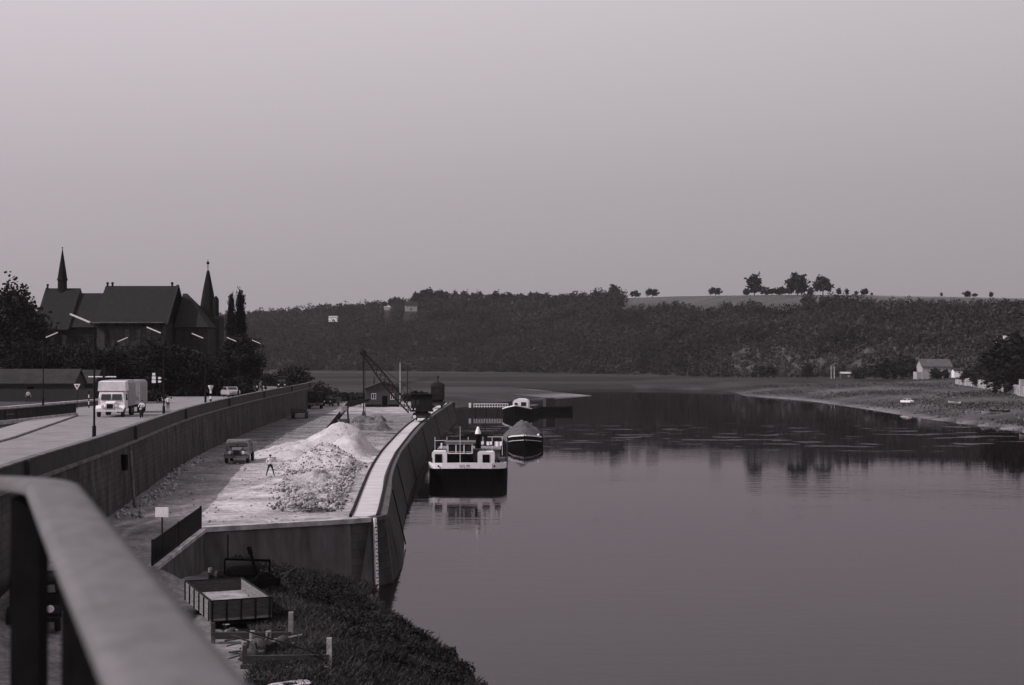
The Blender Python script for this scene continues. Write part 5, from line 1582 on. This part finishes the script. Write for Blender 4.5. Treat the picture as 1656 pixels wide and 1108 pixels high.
# white band round the stern
mb = MB()
arc = [(-4.1, 2.4), (-3.9, 1.0), (-3.4, .32), (-2.6, -.02), (-1.3, -.12), (0, -.15), (1.3, -.12), (2.6, -.02), (3.4, .32), (3.9, 1.0), (4.1, 2.4)]
secs = []
for i, (x, y) in enumerate(arc):
    n_ = Vector((x * .35, y - 2.6)).normalized() * .07
    zz = 3.74 - .02 * abs(i - 5)
    secs.append([(x + n_.x, y + n_.y, zz - .5), (x + n_.x, y + n_.y, zz + .1), (x - n_.x, y - n_.y + .05, zz + .1), (x - n_.x, y - n_.y + .05, zz - .5)])
mb.loft(secs)
band = mb.build('stern_band', M_white, B)
# name letters on the band
fcv = bpy.data.curves.new('lettering', 'FONT'); fcv.body = 'ULM'; fcv.size = .42; fcv.align_x = 'CENTER'; fcv.extrude = .01; fcv.space_character = 1.5
fo = bpy.data.objects.new('tmp', fcv); C.objects.link(fo); bpy.context.view_layer.update()
lm = bpy.data.meshes.new_from_object(fo.evaluated_get(bpy.context.evaluated_depsgraph_get()))
bpy.data.objects.remove(fo)
lo = bpy.data.objects.new('lettering', lm); C.objects.link(lo); lm.materials.clear(); lm.materials.append(M_greytruck); lo.parent = band
lo.location = (-.25, -.235, 3.36); lo.rotation_euler = (PI / 2, 0, 0)
for x in (-3.0, 2.9):
    MB().ball((x, -.08, 3.48), .1, 8).build('hawse_hole', M_black, band)
MB().box(-.1, .1, -.35, .1, -.8, 2.2).build('rudder', M_bargehull, B)
strake(stB, 0.0, .12, .05, M_iron, 'gunwale', B, (3, 11))
MB().box(-4.0, 4.0, 2.3, 12, 3.3, 3.62).build('stern_deck', M_deck, B)
# wheelhouse
wx0, wx1 = -2.1, .55
MB().box(wx0, wx1, 1.2, 3.8, 3.62, 4.68).build('wheelhouse_base', M_bargehull, B)
wf = MB()
z0, z1 = 4.68, 5.75
for y in (1.2, 3.72):
    wf.box(wx0, wx1, y, y + .08, z0, z0 + .1); wf.box(wx0, wx1, y, y + .08, z1 - .07, z1)
    for k in range(4):
        x = wx0 + (wx1 - wx0 - .09) * k / 3
        wf.box(x, x + .09, y, y + .08, z0 + .1, z1 - .07)
    wf.box(wx0 + .09, wx1 - .09, y + .02, y + .06, z0 + .2, z0 + .23)
for x in (wx0, wx1 - .08):
    wf.box(x, x + .08, 1.28, 3.72, z0, z0 + .1); wf.box(x, x + .08, 1.28, 3.72, z1 - .07, z1)
wfo = wf.build('window_frames', M_white, B)
MB().box(wx0 + .1, wx1 - .1, 1.235, 1.25, z0 + .1, z1 - .07).build('pane', M_glass, wfo)
MB().box(wx0 + .1, wx1 - .1, 3.5, 3.6, z0, z1).build('front_panel', M_black, B)
MB().box(wx0 - .3, wx1 + .3, 1.12, 4.2, z1 + .003, z1 + .2).build('wheelhouse_roof', M_greytruck, B)
# low cabin behind the wheelhouse, awning and rails
MB().box(-3.2, 3.4, 4.6, 9.0, 3.62, 4.9).build('deck_cabin', M_greytruck, B)
MB().box(-3.35, 3.55, 4.4, 9.2, 4.903, 5.02).build('cabin_roof', M_dusty, B)
def deck_house(x0, x1, zt, m, door_x, nm='companionway'):
    o_ = MB().loft([[(x0, 1.0, 3.62), (x1, 1.0, 3.62), (x1, 1.0, zt - .15), (x1 - .15, 1.0, zt), (x0 + .15, 1.0, zt), (x0, 1.0, zt - .15)], [(x0, 3.0, 3.62), (x1, 3.0, 3.62), (x1, 3.0, zt - .15), (x1 - .15, 3.0, zt), (x0 + .15, 3.0, zt), (x0, 3.0, zt - .15)]]).build(nm, m, B)
    MB().box(door_x - .38, door_x + .38, .96, 1.04, 3.64, zt - .28).build('door_opening', M_black, o_)
deck_house(-3.75, -2.15, 4.95, M_white, -3.05)
deck_house(1.1, 2.9, 4.9, M_offwhite, 2.0)
# mast and funnel with white cowl
MB().tube((-.75, 1.0, 3.7), (-.75, 1.0, 7.6), .035, .02, 6).build('flag_mast', M_offwhite, B)
MB().tube((1.05, 5, 4.9), (1.05, 5, 6.6), .34, .3).build('funnel', M_black, B)
MB().lathe([(.33, 6.6), (.28, 6.85), (.1, 7.35), (.02, 7.4)], (1.05, 5, 0), 12).build('funnel_cowl', M_white, B)
MB().tube((-2.9, 4.9, 4.9), (-2.9, 4.9, 5.6), .1).build('lamp', M_white, B)
MB().tube((1.7, 12, 3.3), (1.7, 12, 7.8), .05, .03, 6).build('derrick_mast', M_iron, B)
rlb = MB()
for x in (-3.6, -2.3, 0, 1.6, 2.6, 3.7):
    rlb.tube((x, 4.4, 4.3), (x, 4.4, 6.3), .03, n=5)
rlb.tube((2.1, 4.4, 6.3), (3.75, 4.4, 6.3), .03, n=5).tube((-3.6, 4.4, 5.9), (0, 4.4, 5.9), .03, n=5)
rlb.build('awning_rail', M_offwhite, B)
cl_ = MB()
for x, w_, h_ in ((1.55, .3, .35), (2.25, .6, .42), (3.25, .8, .55)):
    n__ = 8; top = [(x - w_ / 2 + w_ * k / n__, 4.36 + .04 * math.sin(k * 1.3), 5.8) for k in range(n__ + 1)]
    bot = [(p_[0], p_[1] - .03, 5.8 - h_ * (1 - .35 * abs(k / n__ - .4))) for k, p_ in enumerate(top)]
    cl_.loft([top + [(a, b__ + .02, c) for a, b__, c in top[::-1]], bot + [(a, b__ + .02, c) for a, b__, c in bot[::-1]]])
cl_.build('hung_canvas', M_white, B)
lgt = [(-3.5, 2.8), (-1.5, 2.8)]
# hold with coamings
MB().box(-3.2, 3.2, 13.5, 43, 2.9, 3.55).build('hold_covers', M_deck, B)
for y in (13.5, 21, 29, 36, 43):
    MB().box(-3.35, 3.35, y - .12, y + .12, 3.0, 3.95).build('hold_beam', M_iron, B)
for x in (-2.9, 2.9): MB().tube((x, 2.0, 3.62), (x, 2.0, 4.0), .13).tube((x + .4, 2.0, 3.62), (x + .4, 2.0, 4.0), .13).build('bollard', M_iron, B)
for x in (-.4, .3, 1.0): MB().box(x - .28, x + .28, 9.6, 10.2, 3.4, 4.4).build('deck_locker', M_iron, B)
# tarpaulin bundles by the rail
MB().tube((3.2, .6, 3.75), (3.2, .6, 4.3), .05).tube((-3.7, .6, 3.75), (-3.7, .6, 4.3), .05).build('stern_post', M_iron, B)
# ropes to the quay
def rope(label, a, b_, sag):
    mb = MB(); a = Vector(a); b_ = Vector(b_); pr = a
    for k in range(1, 13):
        t_ = k / 12; q = a.lerp(b_, t_); q.z -= sag * 4 * t_ * (1 - t_)
        mb.tube(pr, q, .03, n=5); pr = q
    o = mb.build('mooring_rope', M_wood)
    return tag(o, label, 'rope')
rope('mooring rope from the stern of the large barge to the quay wall', (-9.7, 172, 2.4), (-12.3, 160, 4.5), .5)
rope('mooring rope from the far bow of the large barge to the quay wall', (-7.5, 226, 2.6), (-14.2, 236, 4.5), .5)

# barge 2, bow towards us, loaded
B2 = thing('loaded_barge', 'smaller black barge with white edged bow pointing this way under a heaped load', 'barge', (2.1, 233, 0), -0.015)
st2 = [(0.0, .12, .06, 2.15), (1.2, 1.15, .9, 2.02), (2.8, 2.1, 1.9, 1.86), (5, 2.75, 2.6, 1.62), (8, 3.05, 3.0, 1.35), (30, 3.05, 3.0, 1.2), (36, 2.8, 2.6, 1.3), (38.5, 2.0, 1.6, 1.5)]
hull(st2, M_bargehull, 'hull', B2)
strake(st2, -.02, .2, .04, M_white, 'bow_band', B2, (0, 4)); strake(st2, 0, .12, .04, M_iron, 'gunwale', B2, (3, 8))
strake([(y, a * .985, b, z) for y, a, b, z in st2], -.72, -.64, .05, M_offwhite, 'rubbing_line', B2, (0, 4))
MB().box(-2.0, 2.0, 2.6, 5.4, 1.3, 1.75).build('fore_deck', M_deck, B2)
ob = heap('cargo_heap', None, 0, 0, 3.3, 10.5, 3.1, M_coal, 71, z0=0, rough=.3, res=.35); ob.parent = B2; ob.location = (-.6, 15.5, 1.0); del ob['category']
ob2 = heap('cargo_heap', None, 0, 0, 2.9, 9, 2.2, M_coal, 72, z0=0, rough=.3, res=.35); ob2.parent = B2; ob2.location = (0, 28, 1.0); del ob2['category']
MB().box(-2.9, 2.9, 5.6, 5.75, 1.2, 1.9).build('coaming', M_iron, B2)
MB().ball((2.25, 3.6, 2.1), .22, 8).build('fender', M_white, B2)
MB().tube((.2, 1.8, 1.8), (.2, 1.8, 2.6), .08).build('bollard', M_iron, B2)
# third barge, bow towards us, with a white cabin
B4 = thing('moored_barge', 'far black barge with white edged bow and rounded white cabin, nearest the gangway', 'barge', (AX(833, 362), 362, 0), -0.10)
st4 = [(0.0, .12, .06, 2.75), (1.4, 1.5, 1.1, 2.45), (3.4, 3.0, 2.6, 2.05), (5.5, 3.8, 3.5, 1.75), (9, 4.1, 4.0, 1.6), (30, 4.1, 4.0, 1.5), (38, 3.2, 2.8, 1.8)]
hull(st4, M_bargehull, 'hull', B4)
strake(st4, -.03, .24, .05, M_white, 'bow_band', B4, (0, 4)); strake(st4, 0, .15, .05, M_iron, 'gunwale', B4, (3, 7))
MB().box(-2.6, 2.6, 4.0, 8.0, 1.3, 1.95).build('fore_deck', M_deck, B4)
cbn = MB().prism_y([(-2.0, 1.5), (2.1, 1.5), (2.1, 3.3), (1.7, 3.85), (.9, 4.15), (-.8, 4.15), (-1.6, 3.85), (-2.0, 3.3)], 14, 19).build('cabin', M_white, B4)
MB().box(.2, 1.6, 13.95, 13.997, 2.3, 3.3).build('cabin_window', M_glass, cbn)
MB().box(-1.5, -.7, 13.95, 13.997, 2.3, 3.1).build('cabin_window', M_glass, cbn)
MB().box(-3.3, 3.3, 20, 34, 1.5, 2.1).build('hold_covers', M_deck, B4)
# moored dark barge at its right with a white cabin on top
B3 = thing('dark_barge', 'dark broad barge with a dark deck hut lying broadside right of the white cabin', 'barge', (AX(884, 392), 392, 0), -1.25)
st3 = [(-9.5, 1.2, .8, 1.9), (-7, 2.6, 2.2, 1.7), (-3, 3.0, 2.9, 1.5), (3, 3.0, 2.9, 1.45), (6, 2.4, 2.1, 1.5), (7.5, .6, .4, 1.8)]
hull(st3, M_bargehull, 'hull', B3); strake(st3, 0, .15, .04, M_iron, 'gunwale', B3)
MB().box(-1.2, 1.2, -.6, 2.0, 1.5, 3.9).build('deck_hut', M_darkwood, B3)
# white railed gangway from the quay
gw = thing('gangway', 'narrow gangway with white railings from the shore to the far white-cabin barge', 'gangway', (AX(760, 386), 386, 1.35))
Lg = AX(822, 386) - AX(760, 386)
MB().box(0, Lg, -.6, .6, 0, .15).build('deck', M_darkwood, gw)
for y in (-.6, .6):
    mb = MB(); mb.box(1.0, Lg, y - .05, y + .05, 1.1, 1.24); mb.box(1.0, Lg, y - .05, y + .05, .42, .54)
    for k in range(14):
        x = 1.1 + (Lg - 1.2) * k / 13
        mb.box(x - .06, x + .06, y - .045, y + .045, .15, 1.099)
    mb.build('railing', M_white, gw)
MB().box(-.3, .3, -.75, .5, .152, 1.4).build('gate_post', M_white, gw)
for x in (1.5, 4.5, 7.5):
    MB().tube((x, 0, -2.8), (x, 0, 0), .15).build('pile', M_iron, gw)

# ------------------------------------------------------------------ right bank
def fdist(u): return float(np.interp(u, UF, FF))
Hs = house('stone_house', 'pale walled house with dark hipped roof on the right bank', 'house', (AX(1510, 640), 640, Gs(AX(1510, 640), 640)), .05, 13.2, 8, 5.6, 3.0, M_stucco, mat('brown_tiles', .07, .3, .5, .9), [(-4, 2.8, 1, 1.3), (0, 2.8, 1, 1.3), (4, 2.8, 1, 1.3)], (-2, 1.2, 2.2), .5)
MB().box(-8.9, -6.603, -3.5, 1.5, -1, 3.0).build('annex', M_stucco, Hs)
house('white_hut', 'small white walled shed right of the pale house', 'shed', (AX(1549, 630), 630, Gs(AX(1549, 630), 630) + 1), 0, 4.5, 4, 2.2, .9, M_white, M_roofg, [(0, .9, 1, .8)])
house('long_shed', 'low shed with pale roof left of the pale house among the gardens', 'shed', (AX(1371, 720), 720, Gs(AX(1371, 720), 720)), 0, 7.5, 4, 2.6, .7, M_wood, M_concrete, [(0, .9, 1, .8)])
house('slope_house', 'small house with white roof on the slope at the right edge', 'house', (AX(1626, 700), 700, Gs(AX(1626, 700), 700)), .1, 7, 6, 3.2, 1.6, M_stucco, M_concrete, [(-1, 1.2, 1, 1.2)])
for px, dd, sgn, lab in ((1344, 735, 0, 'left one of two thin poles above the gardens on the right bank'), (1349, 735, 0, 'right one of two thin poles above the gardens on the right bank')):
    o = thing('garden_pole', lab, 'pole', (AX(px, dd), dd, Gs(AX(px, dd), dd)))
    MB().tube((0, 0, 0), (0, 0, 6.5), .14, .1, 6).build('pole_shaft', M_offwhite, o)
    MB().tube((-.5, 0, 6.0), (.5, 0, 6.0), .07, n=5).build('cross_arm', M_wood, o)
# long stone wall
P = [(AX(1546, 545), 545), (AX(1580, 510), 510), (AX(1618, 470), 470), (AX(1657, 420), 420), (AX(1720, 380), 380)]
P = smooth_path(P, 4)
sw = thing('field_wall', 'long weathered pale stone wall on the right bank under dark trees', 'wall')
Zw = G(np.array([p[0] for p in P]), np.array([p[1] for p in P]))
r_ = random.Random(4)
tops = [3.0 + r_.uniform(-.35, .35) - .8 * (i < 3) for i in range(len(P))]
ribbon(P, lambda i: [(-.4, Zw[i] - 1), (.4, Zw[i] - 1), (.35, Zw[i] + tops[i]), (-.35, Zw[i] + tops[i])]).build('masonry', mat('field_stone', .26, .45, .35, .95, bump=.5), sw)
gx, gy = AX(1652, 424), 424
MB().box(gx - .6, gx + .6, gy - .6, gy + .6, Gs(gx, gy) - .5, Gs(gx, gy) + 5.0).build('gate_pillar', M_stucco, sw)
MB().box(AX(1628, 455) - .7, AX(1628, 455) + .1, 452.5, 456, Gs(AX(1628, 455), 455), Gs(AX(1628, 455), 455) + 2.0).build('gate_opening', M_black, sw)
# boats and a cart on the shingle
def rowboat(label, px, py, z, rz, m, s=1.3):
    p = AT(px, py, z); zz = Gs(p.x, p.y)
    o = thing('rowing_boat', label, 'boat', (p.x, p.y, zz), rz)
    secs = []
    for y, b__, z_ in ((-2.2, .55, .62), (-1, .8, .5), (.5, .85, .5), (1.8, .5, .62), (2.5, .05, .8)):
        secs.append([(-b__, y, z_), (-b__ * .7, y, .1), (b__ * .7, y, .1), (b__, y, z_), (b__ * .9, y, z_), (b__ * .62, y, .16), (-b__ * .62, y, .16), (-b__ * .9, y, z_)])
    MB().loft(secs).build('hull', m, o)
    for y in (-1.2, .4): MB().box(-.75, .75, y - .12, y + .12, .38, .42).build('thwart', M_wood, o)
    o.scale = (s,) * 3
rowboat('pale rowing boat drawn up on the right bank shingle near the right edge', 1605, 676, .6, 1.3, M_dusty, 1.0)
rowboat('dark rowing boat beside the pale one near the right edge', 1618, 674, .8, 1.2, M_iron, 1.0)
p = AT(1467, 649, 2.2)
small_car('white_car', 'small white car standing on the right bank meadow', (p.x, p.y, Gs(p.x, p.y)), .5, M_offwhite, 1.0)
p = AT(1543, 648, 3.0)
rowboat('pale upturned looking boat on the meadow below the stone wall end', 1543, 648, 3.0, .4, M_stucco, 1.0)

# ------------------------------------------------------------------ hillside buildings
def on_hill(px, py):
    """where the sight line meets the hill"""
    uu = (px - 828) / 2300
    dd = np.linspace(500, 1700, 2400); zz = G(uu * dd, dd)
    ln = CAMZ + (580 - py) * dd / 2300
    k = np.argmax(zz > ln) if (zz > ln).any() else np.argmax(zz - ln)
    return Vector((uu * dd[k], dd[k], zz[k]))
q = on_hill(665, 509)
house('hill_villa', 'pale villa with gabled roof near the wooded ridge', 'house', q + Vector((0, -3, 4.0)), .1, 12, 8, 5.4, 3.4, M_stucco, M_roof, [(-3.5, 3.2, 1.2, 1.6), (0, 3.2, 1.2, 1.6), (3.5, 3.2, 1.2, 1.6)], (0, 1.3, 2.2), .5, chimney=True)
q = on_hill(540, 529)
house('hill_cottage', 'small white cottage alone in the woods on the left slope', 'house', q + Vector((0, -4, 6)), -.1, 8.5, 6, 3.4, 1.4, M_white, M_stucco, [(-1.5, 1.3, 1, 1.2)])
q = on_hill(627, 510)
house('hill_shed', 'low pale shed left of the villa on the ridge', 'shed', q + Vector((0, -4, 6)), 0, 6.5, 4, 1.9, .8, M_stucco, M_stucco, [(0, .8, 1, .8)])
for px, py, w_ in ((794, 574, 9), (1125, 552, 8)):
    pass

# ------------------------------------------------------------------ woods on the slope
def wood(name, n, accept, hmin, hmax, m, seed, label, leaf=.85, per=36):
    r = np.random.default_rng(seed)
    us, ds_ = [], []
    pxr = r.uniform(330, 1720, n * 6); tt = r.uniform(-.02, 1.06, n * 6)
    uu = (pxr - 828) / 2300
    F_ = np.interp(uu, UF, FF)
    keep = accept(pxr, tt, r)
    uu, tt, F_ = uu[keep][:n], tt[keep][:n], F_[keep][:n]
    dd = F_ + tt * 290
    x = uu * dd; z = G(x, dd)
    k = len(x)
    h = hmin + (hmax - hmin) * r.random(k) ** 1.8 * 1.35
    Cn = np.repeat(np.stack([x, dd, z], 1), per, 0)
    hh = np.repeat(h, per)
    p = r.normal(size=(k * per, 3)); p /= np.linalg.norm(p, axis=1)[:, None]
    p *= r.uniform(.5, 1, k * per)[:, None]
    Cn = Cn + p * np.stack([hh * .42, hh * .42, hh * .46], 1) + np.stack([0 * hh, 0 * hh, hh * .5], 1)
    V, Fq = quads(Cn, leaf, r)
    o = mesh_np(name, V, Fq, m)
    return tag(o, label, 'wood', kind='stuff')
wood('hill_wood', 4200, lambda px, t, r: (px < 995 + 20 * r.random(len(px)) + 170 * (t < .5)) & (t > -.01) & (t < .95) & ~((np.abs(px - 665) < 13) & (t > .55)) & ~((np.abs(px - 627) < 7) & (t > .55)), 6, 12, M_farwood, 1, 'dense dark wood covering the long slope across the river', per=56)
wood('hill_wood', 2600, lambda px, t, r: (px >= 985) & (t > .2 + .05 * np.sin(px / 37)) & (r.random(len(px)) < .8) & (t < .64 + .05 * np.sin(px / 23) + .1 * np.exp(-((px - 1100) / 22) ** 2) + .12 * (px > 1300) * (px < 1410)) , 3.5, 8, M_farwood, 2, 'dark scrub and small trees on the right-hand slope', leaf=.7, per=44)
wood('hill_scrub', 3800, lambda px, t, r: (px >= 1060) & (t > -.01) & (t < np.where(px > 1405, .74, .55)) & ((t > .22) | (r.random(len(px)) < .75)), 2.5, 6, M_farshrub, 3, 'paler scrub between the trees of the right-hand slope', leaf=.62, per=38)
wood('valley_hedges', 420, lambda px, t, r: (t < .02) & (t > -.02) , 3, 7, M_farwood, 4, 'line of dark hedges and trees along the foot of the slope', leaf=.8, per=30)

# individual ridge trees and trees at the foot
tp_ = [make_tree('ridge_tree', 'round', 'x', 'tree', (0, 0, 0), 5.0, 1.6, M_farwood, 34, 24, .17, 81), make_tree('ridge_tree', 'tall', 'x', 'tree', (0, 0, 0), 4.4, 1.6, M_farwood, 34, 24, .17, 82), make_tree('ridge_tree', 'spread', 'x', 'tree', (0, 0, 0), 5.0, 2.2, M_farwood, 30, 24, .17, 83)]
th = [11.4, 12.6, 10.2]
used = [False] * 3
def ridge(px, ytop, k, lab, grp, wide=1.0, ybase=None):
    uu = (px - 828) / 2300
    F_ = float(np.interp(uu, UF, FF)); dd = F_ + 287
    x = uu * dd; z = Gs(x, dd)
    if ybase: 
        q = on_hill(px, ybase); x, dd, z = q.x, q.y, q.z
    h = max(2.0, ZY(ytop, dd) - z)
    s = h / th[k]
    o = tp_[k]
    if used[k]:
        o = dup(tp_[k], (x, dd, z - .2), px * .37, (s * wide, s * wide, s), lab, grp)
    else:
        used[k] = True
        o.location = (x, dd, z - .2); o.scale = (s * wide, s * wide, s); o['label'] = lab; o['group'] = grp
    return o
ridge(1220, 445, 1, 'tall oval tree at the left end of the lone clump on the bare skyline', 'lone trees on the bare skyline', 1.25)
ridge(1207, 466, 0, 'small bush at the very left of the lone skyline clump', 'lone trees on the bare skyline')
ridge(1290, 441, 0, 'biggest round tree in the middle of the lone skyline clump', 'lone trees on the bare skyline', 1.0)
ridge(1331, 447, 2, 'wide tree at the right end of the lone skyline clump', 'lone trees on the bare skyline', .9)
for i, px in enumerate((1238, 1250, 1262, 1275)):
    ridge(px, 463 + (i % 2) * 3, 2 if i % 2 else 0, ('first', 'second', 'third', 'fourth')[i] + ' low bush from the left in the row joining the tall skyline trees', 'low bushes between the lone skyline trees', 1.1)
ridge(1310, 464, 0, 'low bush between the big round tree and the wide tree on the skyline', 'lone trees on the bare skyline')
for px, y, lab in ((1027, 470, 'first small lone tree right of the big ridge tree'), (1055, 467, 'second small lone tree right of the big ridge tree'), (1157, 465, 'small lone tree midway along the bare skyline'),
                   (1357, 466, 'thin small tree right of the wide skyline tree'), (1370, 467, 'small bushy tree just right of the thin small one'), (1523, 473, 'tiny tree on the skyline towards the right edge'),
                   (1603, 472, 'tiny lone tree farthest right on the skyline')):
    ridge(px, y, 2 if px < 1200 else 1, lab, 'small trees on the bare skyline', 1.25)
for i, (px, y) in enumerate(((1385, 470), (1398, 466), (1410, 473))):
    ridge(px, y, 0, ('left', 'middle', 'right')[i] + ' tree of the close trio at the end of the skyline hedge', 'trio of trees on the skyline', 1.1)
ridge(1564, 470, 0, 'rounded bush standing on the right part of the skyline', 'small trees on the bare skyline', 1.4)
ridge(1577, 474, 2, 'lower bush leaning on the rounded skyline bush at right', 'small trees on the bare skyline', 1.2)
ridge(992, 461, 1, 'large dark tree standing out where the wooded ridge meets the bare field', 'tall trees of the wooded ridge', 1.35)
ridge(966, 470, 0, 'small tree just left of the large dark ridge tree', 'tall trees of the wooded ridge')
# the wooded ridge itself
r_ = random.Random(9)
nn = 0
WORDS = ['first', 'second', 'third', 'fourth', 'fifth', 'sixth', 'seventh', 'eighth', 'ninth', 'tenth', 'eleventh', 'twelfth', 'thirteenth', 'fourteenth', 'fifteenth', 'sixteenth', 'seventeenth', 'eighteenth', 'nineteenth', 'twentieth',
         'twenty-first', 'twenty-second', 'twenty-third', 'twenty-fourth', 'twenty-fifth', 'twenty-sixth', 'twenty-seventh', 'twenty-eighth', 'twenty-ninth', 'thirtieth', 'thirty-first', 'thirty-second', 'thirty-third', 'thirty-fourth', 'thirty-fifth']
side_n = {'left of': 0, 'right of': 0}
px = 404
while px < 960:
    base = np.interp(px, [400, 480, 560, 620, 700, 800, 900, 960], [512, 503, 494, 489, 474, 476, 476, 480])
    y = base - r_.uniform(-2, 5)
    if 668 < px < 690: y -= 5
    nn += 1
    side = 'left of' if px < 655 else 'right of'
    ridge(px, y, r_.choice([0, 0, 1, 2]), ('%s dark tree of the wooded ridge, counted rightwards from the poplars' if side == 'left of' else '%s dark tree along the wooded ridge, counted rightwards from the pale villa') % WORDS[side_n[side]], 'ridge trees %s the villa' % side, r_.uniform(.9, 1.4))
    side_n[side] += 1
    px += r_.uniform(8, 15)
# big dark trees behind the stone wall, and garden trees
foot = [(1575, 500, 596, 0, 1.2), (1600, 500, 585, 2, 1.3), (1625, 480, 572, 0, 1.3), (1650, 425, 552, 1, 1.5), (1676, 400, 538, 0, 1.6), (1590, 480, 600, 0, 1.2), (1615, 460, 592, 0, 1.2), (1640, 440, 585, 2, 1.3)]
names_ = ['leftmost', 'second', 'third', 'tall fourth', 'rightmost']
bt_ = make_tree('bank_tree', 'round', 'x', 'tree', (0, 0, 0), 5.0, 1.0, mat('bank_tree_foliage', .013, .6, .25, .9, spec=.05), 75, 80, .075, 91)
for i, (px, dd, yt, k, wd) in enumerate(foot):
    dd += 44 if i in (3, 4) else 30; x = AX(px, dd); z = Gs(x, dd); h = ZY(yt, dd) - z; s = h / 10.8
    lab = (names_[i] + ' big dark tree in the mass behind the pale stone wall') if i < 5 else ('front %s low dark tree close behind the pale stone wall' % ('left', 'middle', 'right')[i - 5])
    wd *= 7.5 / h if h < 7.5 else .95
    if i == 0:
        bt_.location = (x, dd, z - .3); bt_.scale = (s * wd, s * wd, s); bt_['label'] = lab; bt_['group'] = 'big dark trees behind the stone wall'
    else:
        dup(bt_, (x, dd, z - .3), i * 1.1, (s * wd, s * wd, s), lab, 'big dark trees behind the stone wall')
for i, (px, dd, yt, lab) in enumerate(((1435, 660, 578, 'round dark tree left of the pale house'), (1458, 655, 574, 'larger dark tree close to the left of the pale house'), (1472, 650, 583, 'low tree touching the pale house annex'),
        (1515, 620, 594, 'small dark tree in front of the pale house wall'), (1530, 620, 597, 'low bush in front of the pale house right end'), (1415, 680, 590, 'small garden tree left of the round dark tree'),
        (1390, 700, 592, 'bushy garden tree right of the long shed'), (1305, 740, 588, 'dark garden bush left of the two thin poles'), (1240, 790, 590, 'dark bush on the far right bank left of the gardens'))):
    x = AX(px, dd); z = Gs(x, dd); h = ZY(yt, dd) - z; k = i % 3; s = max(.25, h / th[k])
    dup(tp_[k], (x, dd, z - .3), i * 1.3, (s * 1.3, s * 1.3, s), lab, 'garden trees near the pale house')

# ------------------------------------------------------------------ the bridge parapet railing we look over
br = thing('bridge_railing', 'pale painted handrail with dark flat bars crossing the near lower left corner', 'railing')
hz = CAMZ - 0.211
HP = smooth_path([(0.31, -0.45), (0.022, 0.31), (-0.226, 0.96), (-0.512, 1.71), (-0.765, 2.38)], .08)
# rounded corner, then away to the left
cc = []
for k in range(1, 7):
    a = k / 6
    p0 = Vector((-0.765, 2.38)); p1 = Vector((-0.815, 2.54)); p2 = Vector((-0.97, 2.55))
    q = p0 * (1 - a) ** 2 + p1 * 2 * a * (1 - a) + p2 * a * a
    cc.append((q.x, q.y))
HP = HP[:-1] + [(-0.765, 2.38)] + cc + [(-1.3, 2.545), (-1.8, 2.53), (-3.0, 2.5), (-6.0, 2.4)]
def hprof():
    w2, t = .044, .024
    return [(-w2, hz - .004 - t * .55), (-w2 * .96, hz - t * .9), (-w2 * .5, hz - t), (w2 * .5, hz - t), (w2 * .96, hz - t * .9), (w2, hz - .004 - t * .55), (w2 * .96, hz - .004), (w2 * .7, hz - .001), (0, hz + .0015), (-w2 * .7, hz - .001), (-w2 * .96, hz - .004)]
hr = ribbon(HP, hprof()).build('handrail', M_rail, br)
for p_ in hr.data.polygons: p_.use_smooth = True
MB().box(-.85 - .025, -.85 + .025, 2.51 - .025, 2.51 + .025, CAMZ - 1.36, hz - .031).build('post', M_bar, br)
MB().box(.03, .086, .28, .336, CAMZ - 1.36, hz - .031).build('post', M_bar, br)
MB().box(-3.03, -2.97, 2.47, 2.53, CAMZ - 1.36, hz - .031).build('post', M_bar, br)
def bars_on(a, b_, n_, skip=()):
    a = Vector(a); b_ = Vector(b_)
    for k in range(n_):
        if k in skip: continue
        q = a.lerp(b_, (k + .5) / n_)
        d_ = (b_ - a).normalized()
        MB().bar((q.x, q.y, CAMZ - 1.25), (q.x, q.y, hz - .031), .012, .04).build('baluster', M_bar, br)
bars_on((.05, .30), (-.71, 2.27), 15)
bars_on((-.86, 2.50), (-2.95, 2.48), 14, (0,))
for P_ in ([(.2, -.14), (-.216, .96), (-.755, 2.38)], [(-.83, 2.49), (-6, 2.38)]):
    ribbon(P_, [(-.02, CAMZ - 1.27), (.02, CAMZ - 1.27), (.02, CAMZ - 1.25), (-.02, CAMZ - 1.25)]).build('bottom_rail', M_bar, br)
dk = thing('bridge_deck', 'concrete edge of the bridge footway under the railing', 'bridge')
mb = MB()
mb.loft([[(.5, -6, CAMZ - 2.2), (.33, -.45, CAMZ - 2.2), (-.72, 2.6, CAMZ - 2.2), (-9, 2.6, CAMZ - 2.2), (-9, -6, CAMZ - 2.2)], [(.5, -6, CAMZ - 1.36), (.4, -.45, CAMZ - 1.36), (-.70, 2.62, CAMZ - 1.36), (-9, 2.62, CAMZ - 1.36), (-9, -6, CAMZ - 1.36)]])
mb.build('footway', M_concrete, dk)

# ------------------------------------------------------------------ haze in the valley air
hzm = bpy.data.materials.new('haze'); hzm.use_nodes = True
t = hzm.node_tree; t.nodes.remove(t.nodes['Principled BSDF'])
pv_ = t.nodes.new('ShaderNodeVolumePrincipled')
pv_.inputs['Color'].default_value = (.93, .88, .90, 1)
pv_.inputs['Density'].default_value = HAZE = 0.000042
t.links.new(pv_.outputs[0], t.nodes['Material Output'].inputs['Volume'])
mb = MB(); mb.box(-4500, 4500, -450, 9700, -4, 112)
ho = mb.build('haze', hzm); tag(ho, kind='stuff')
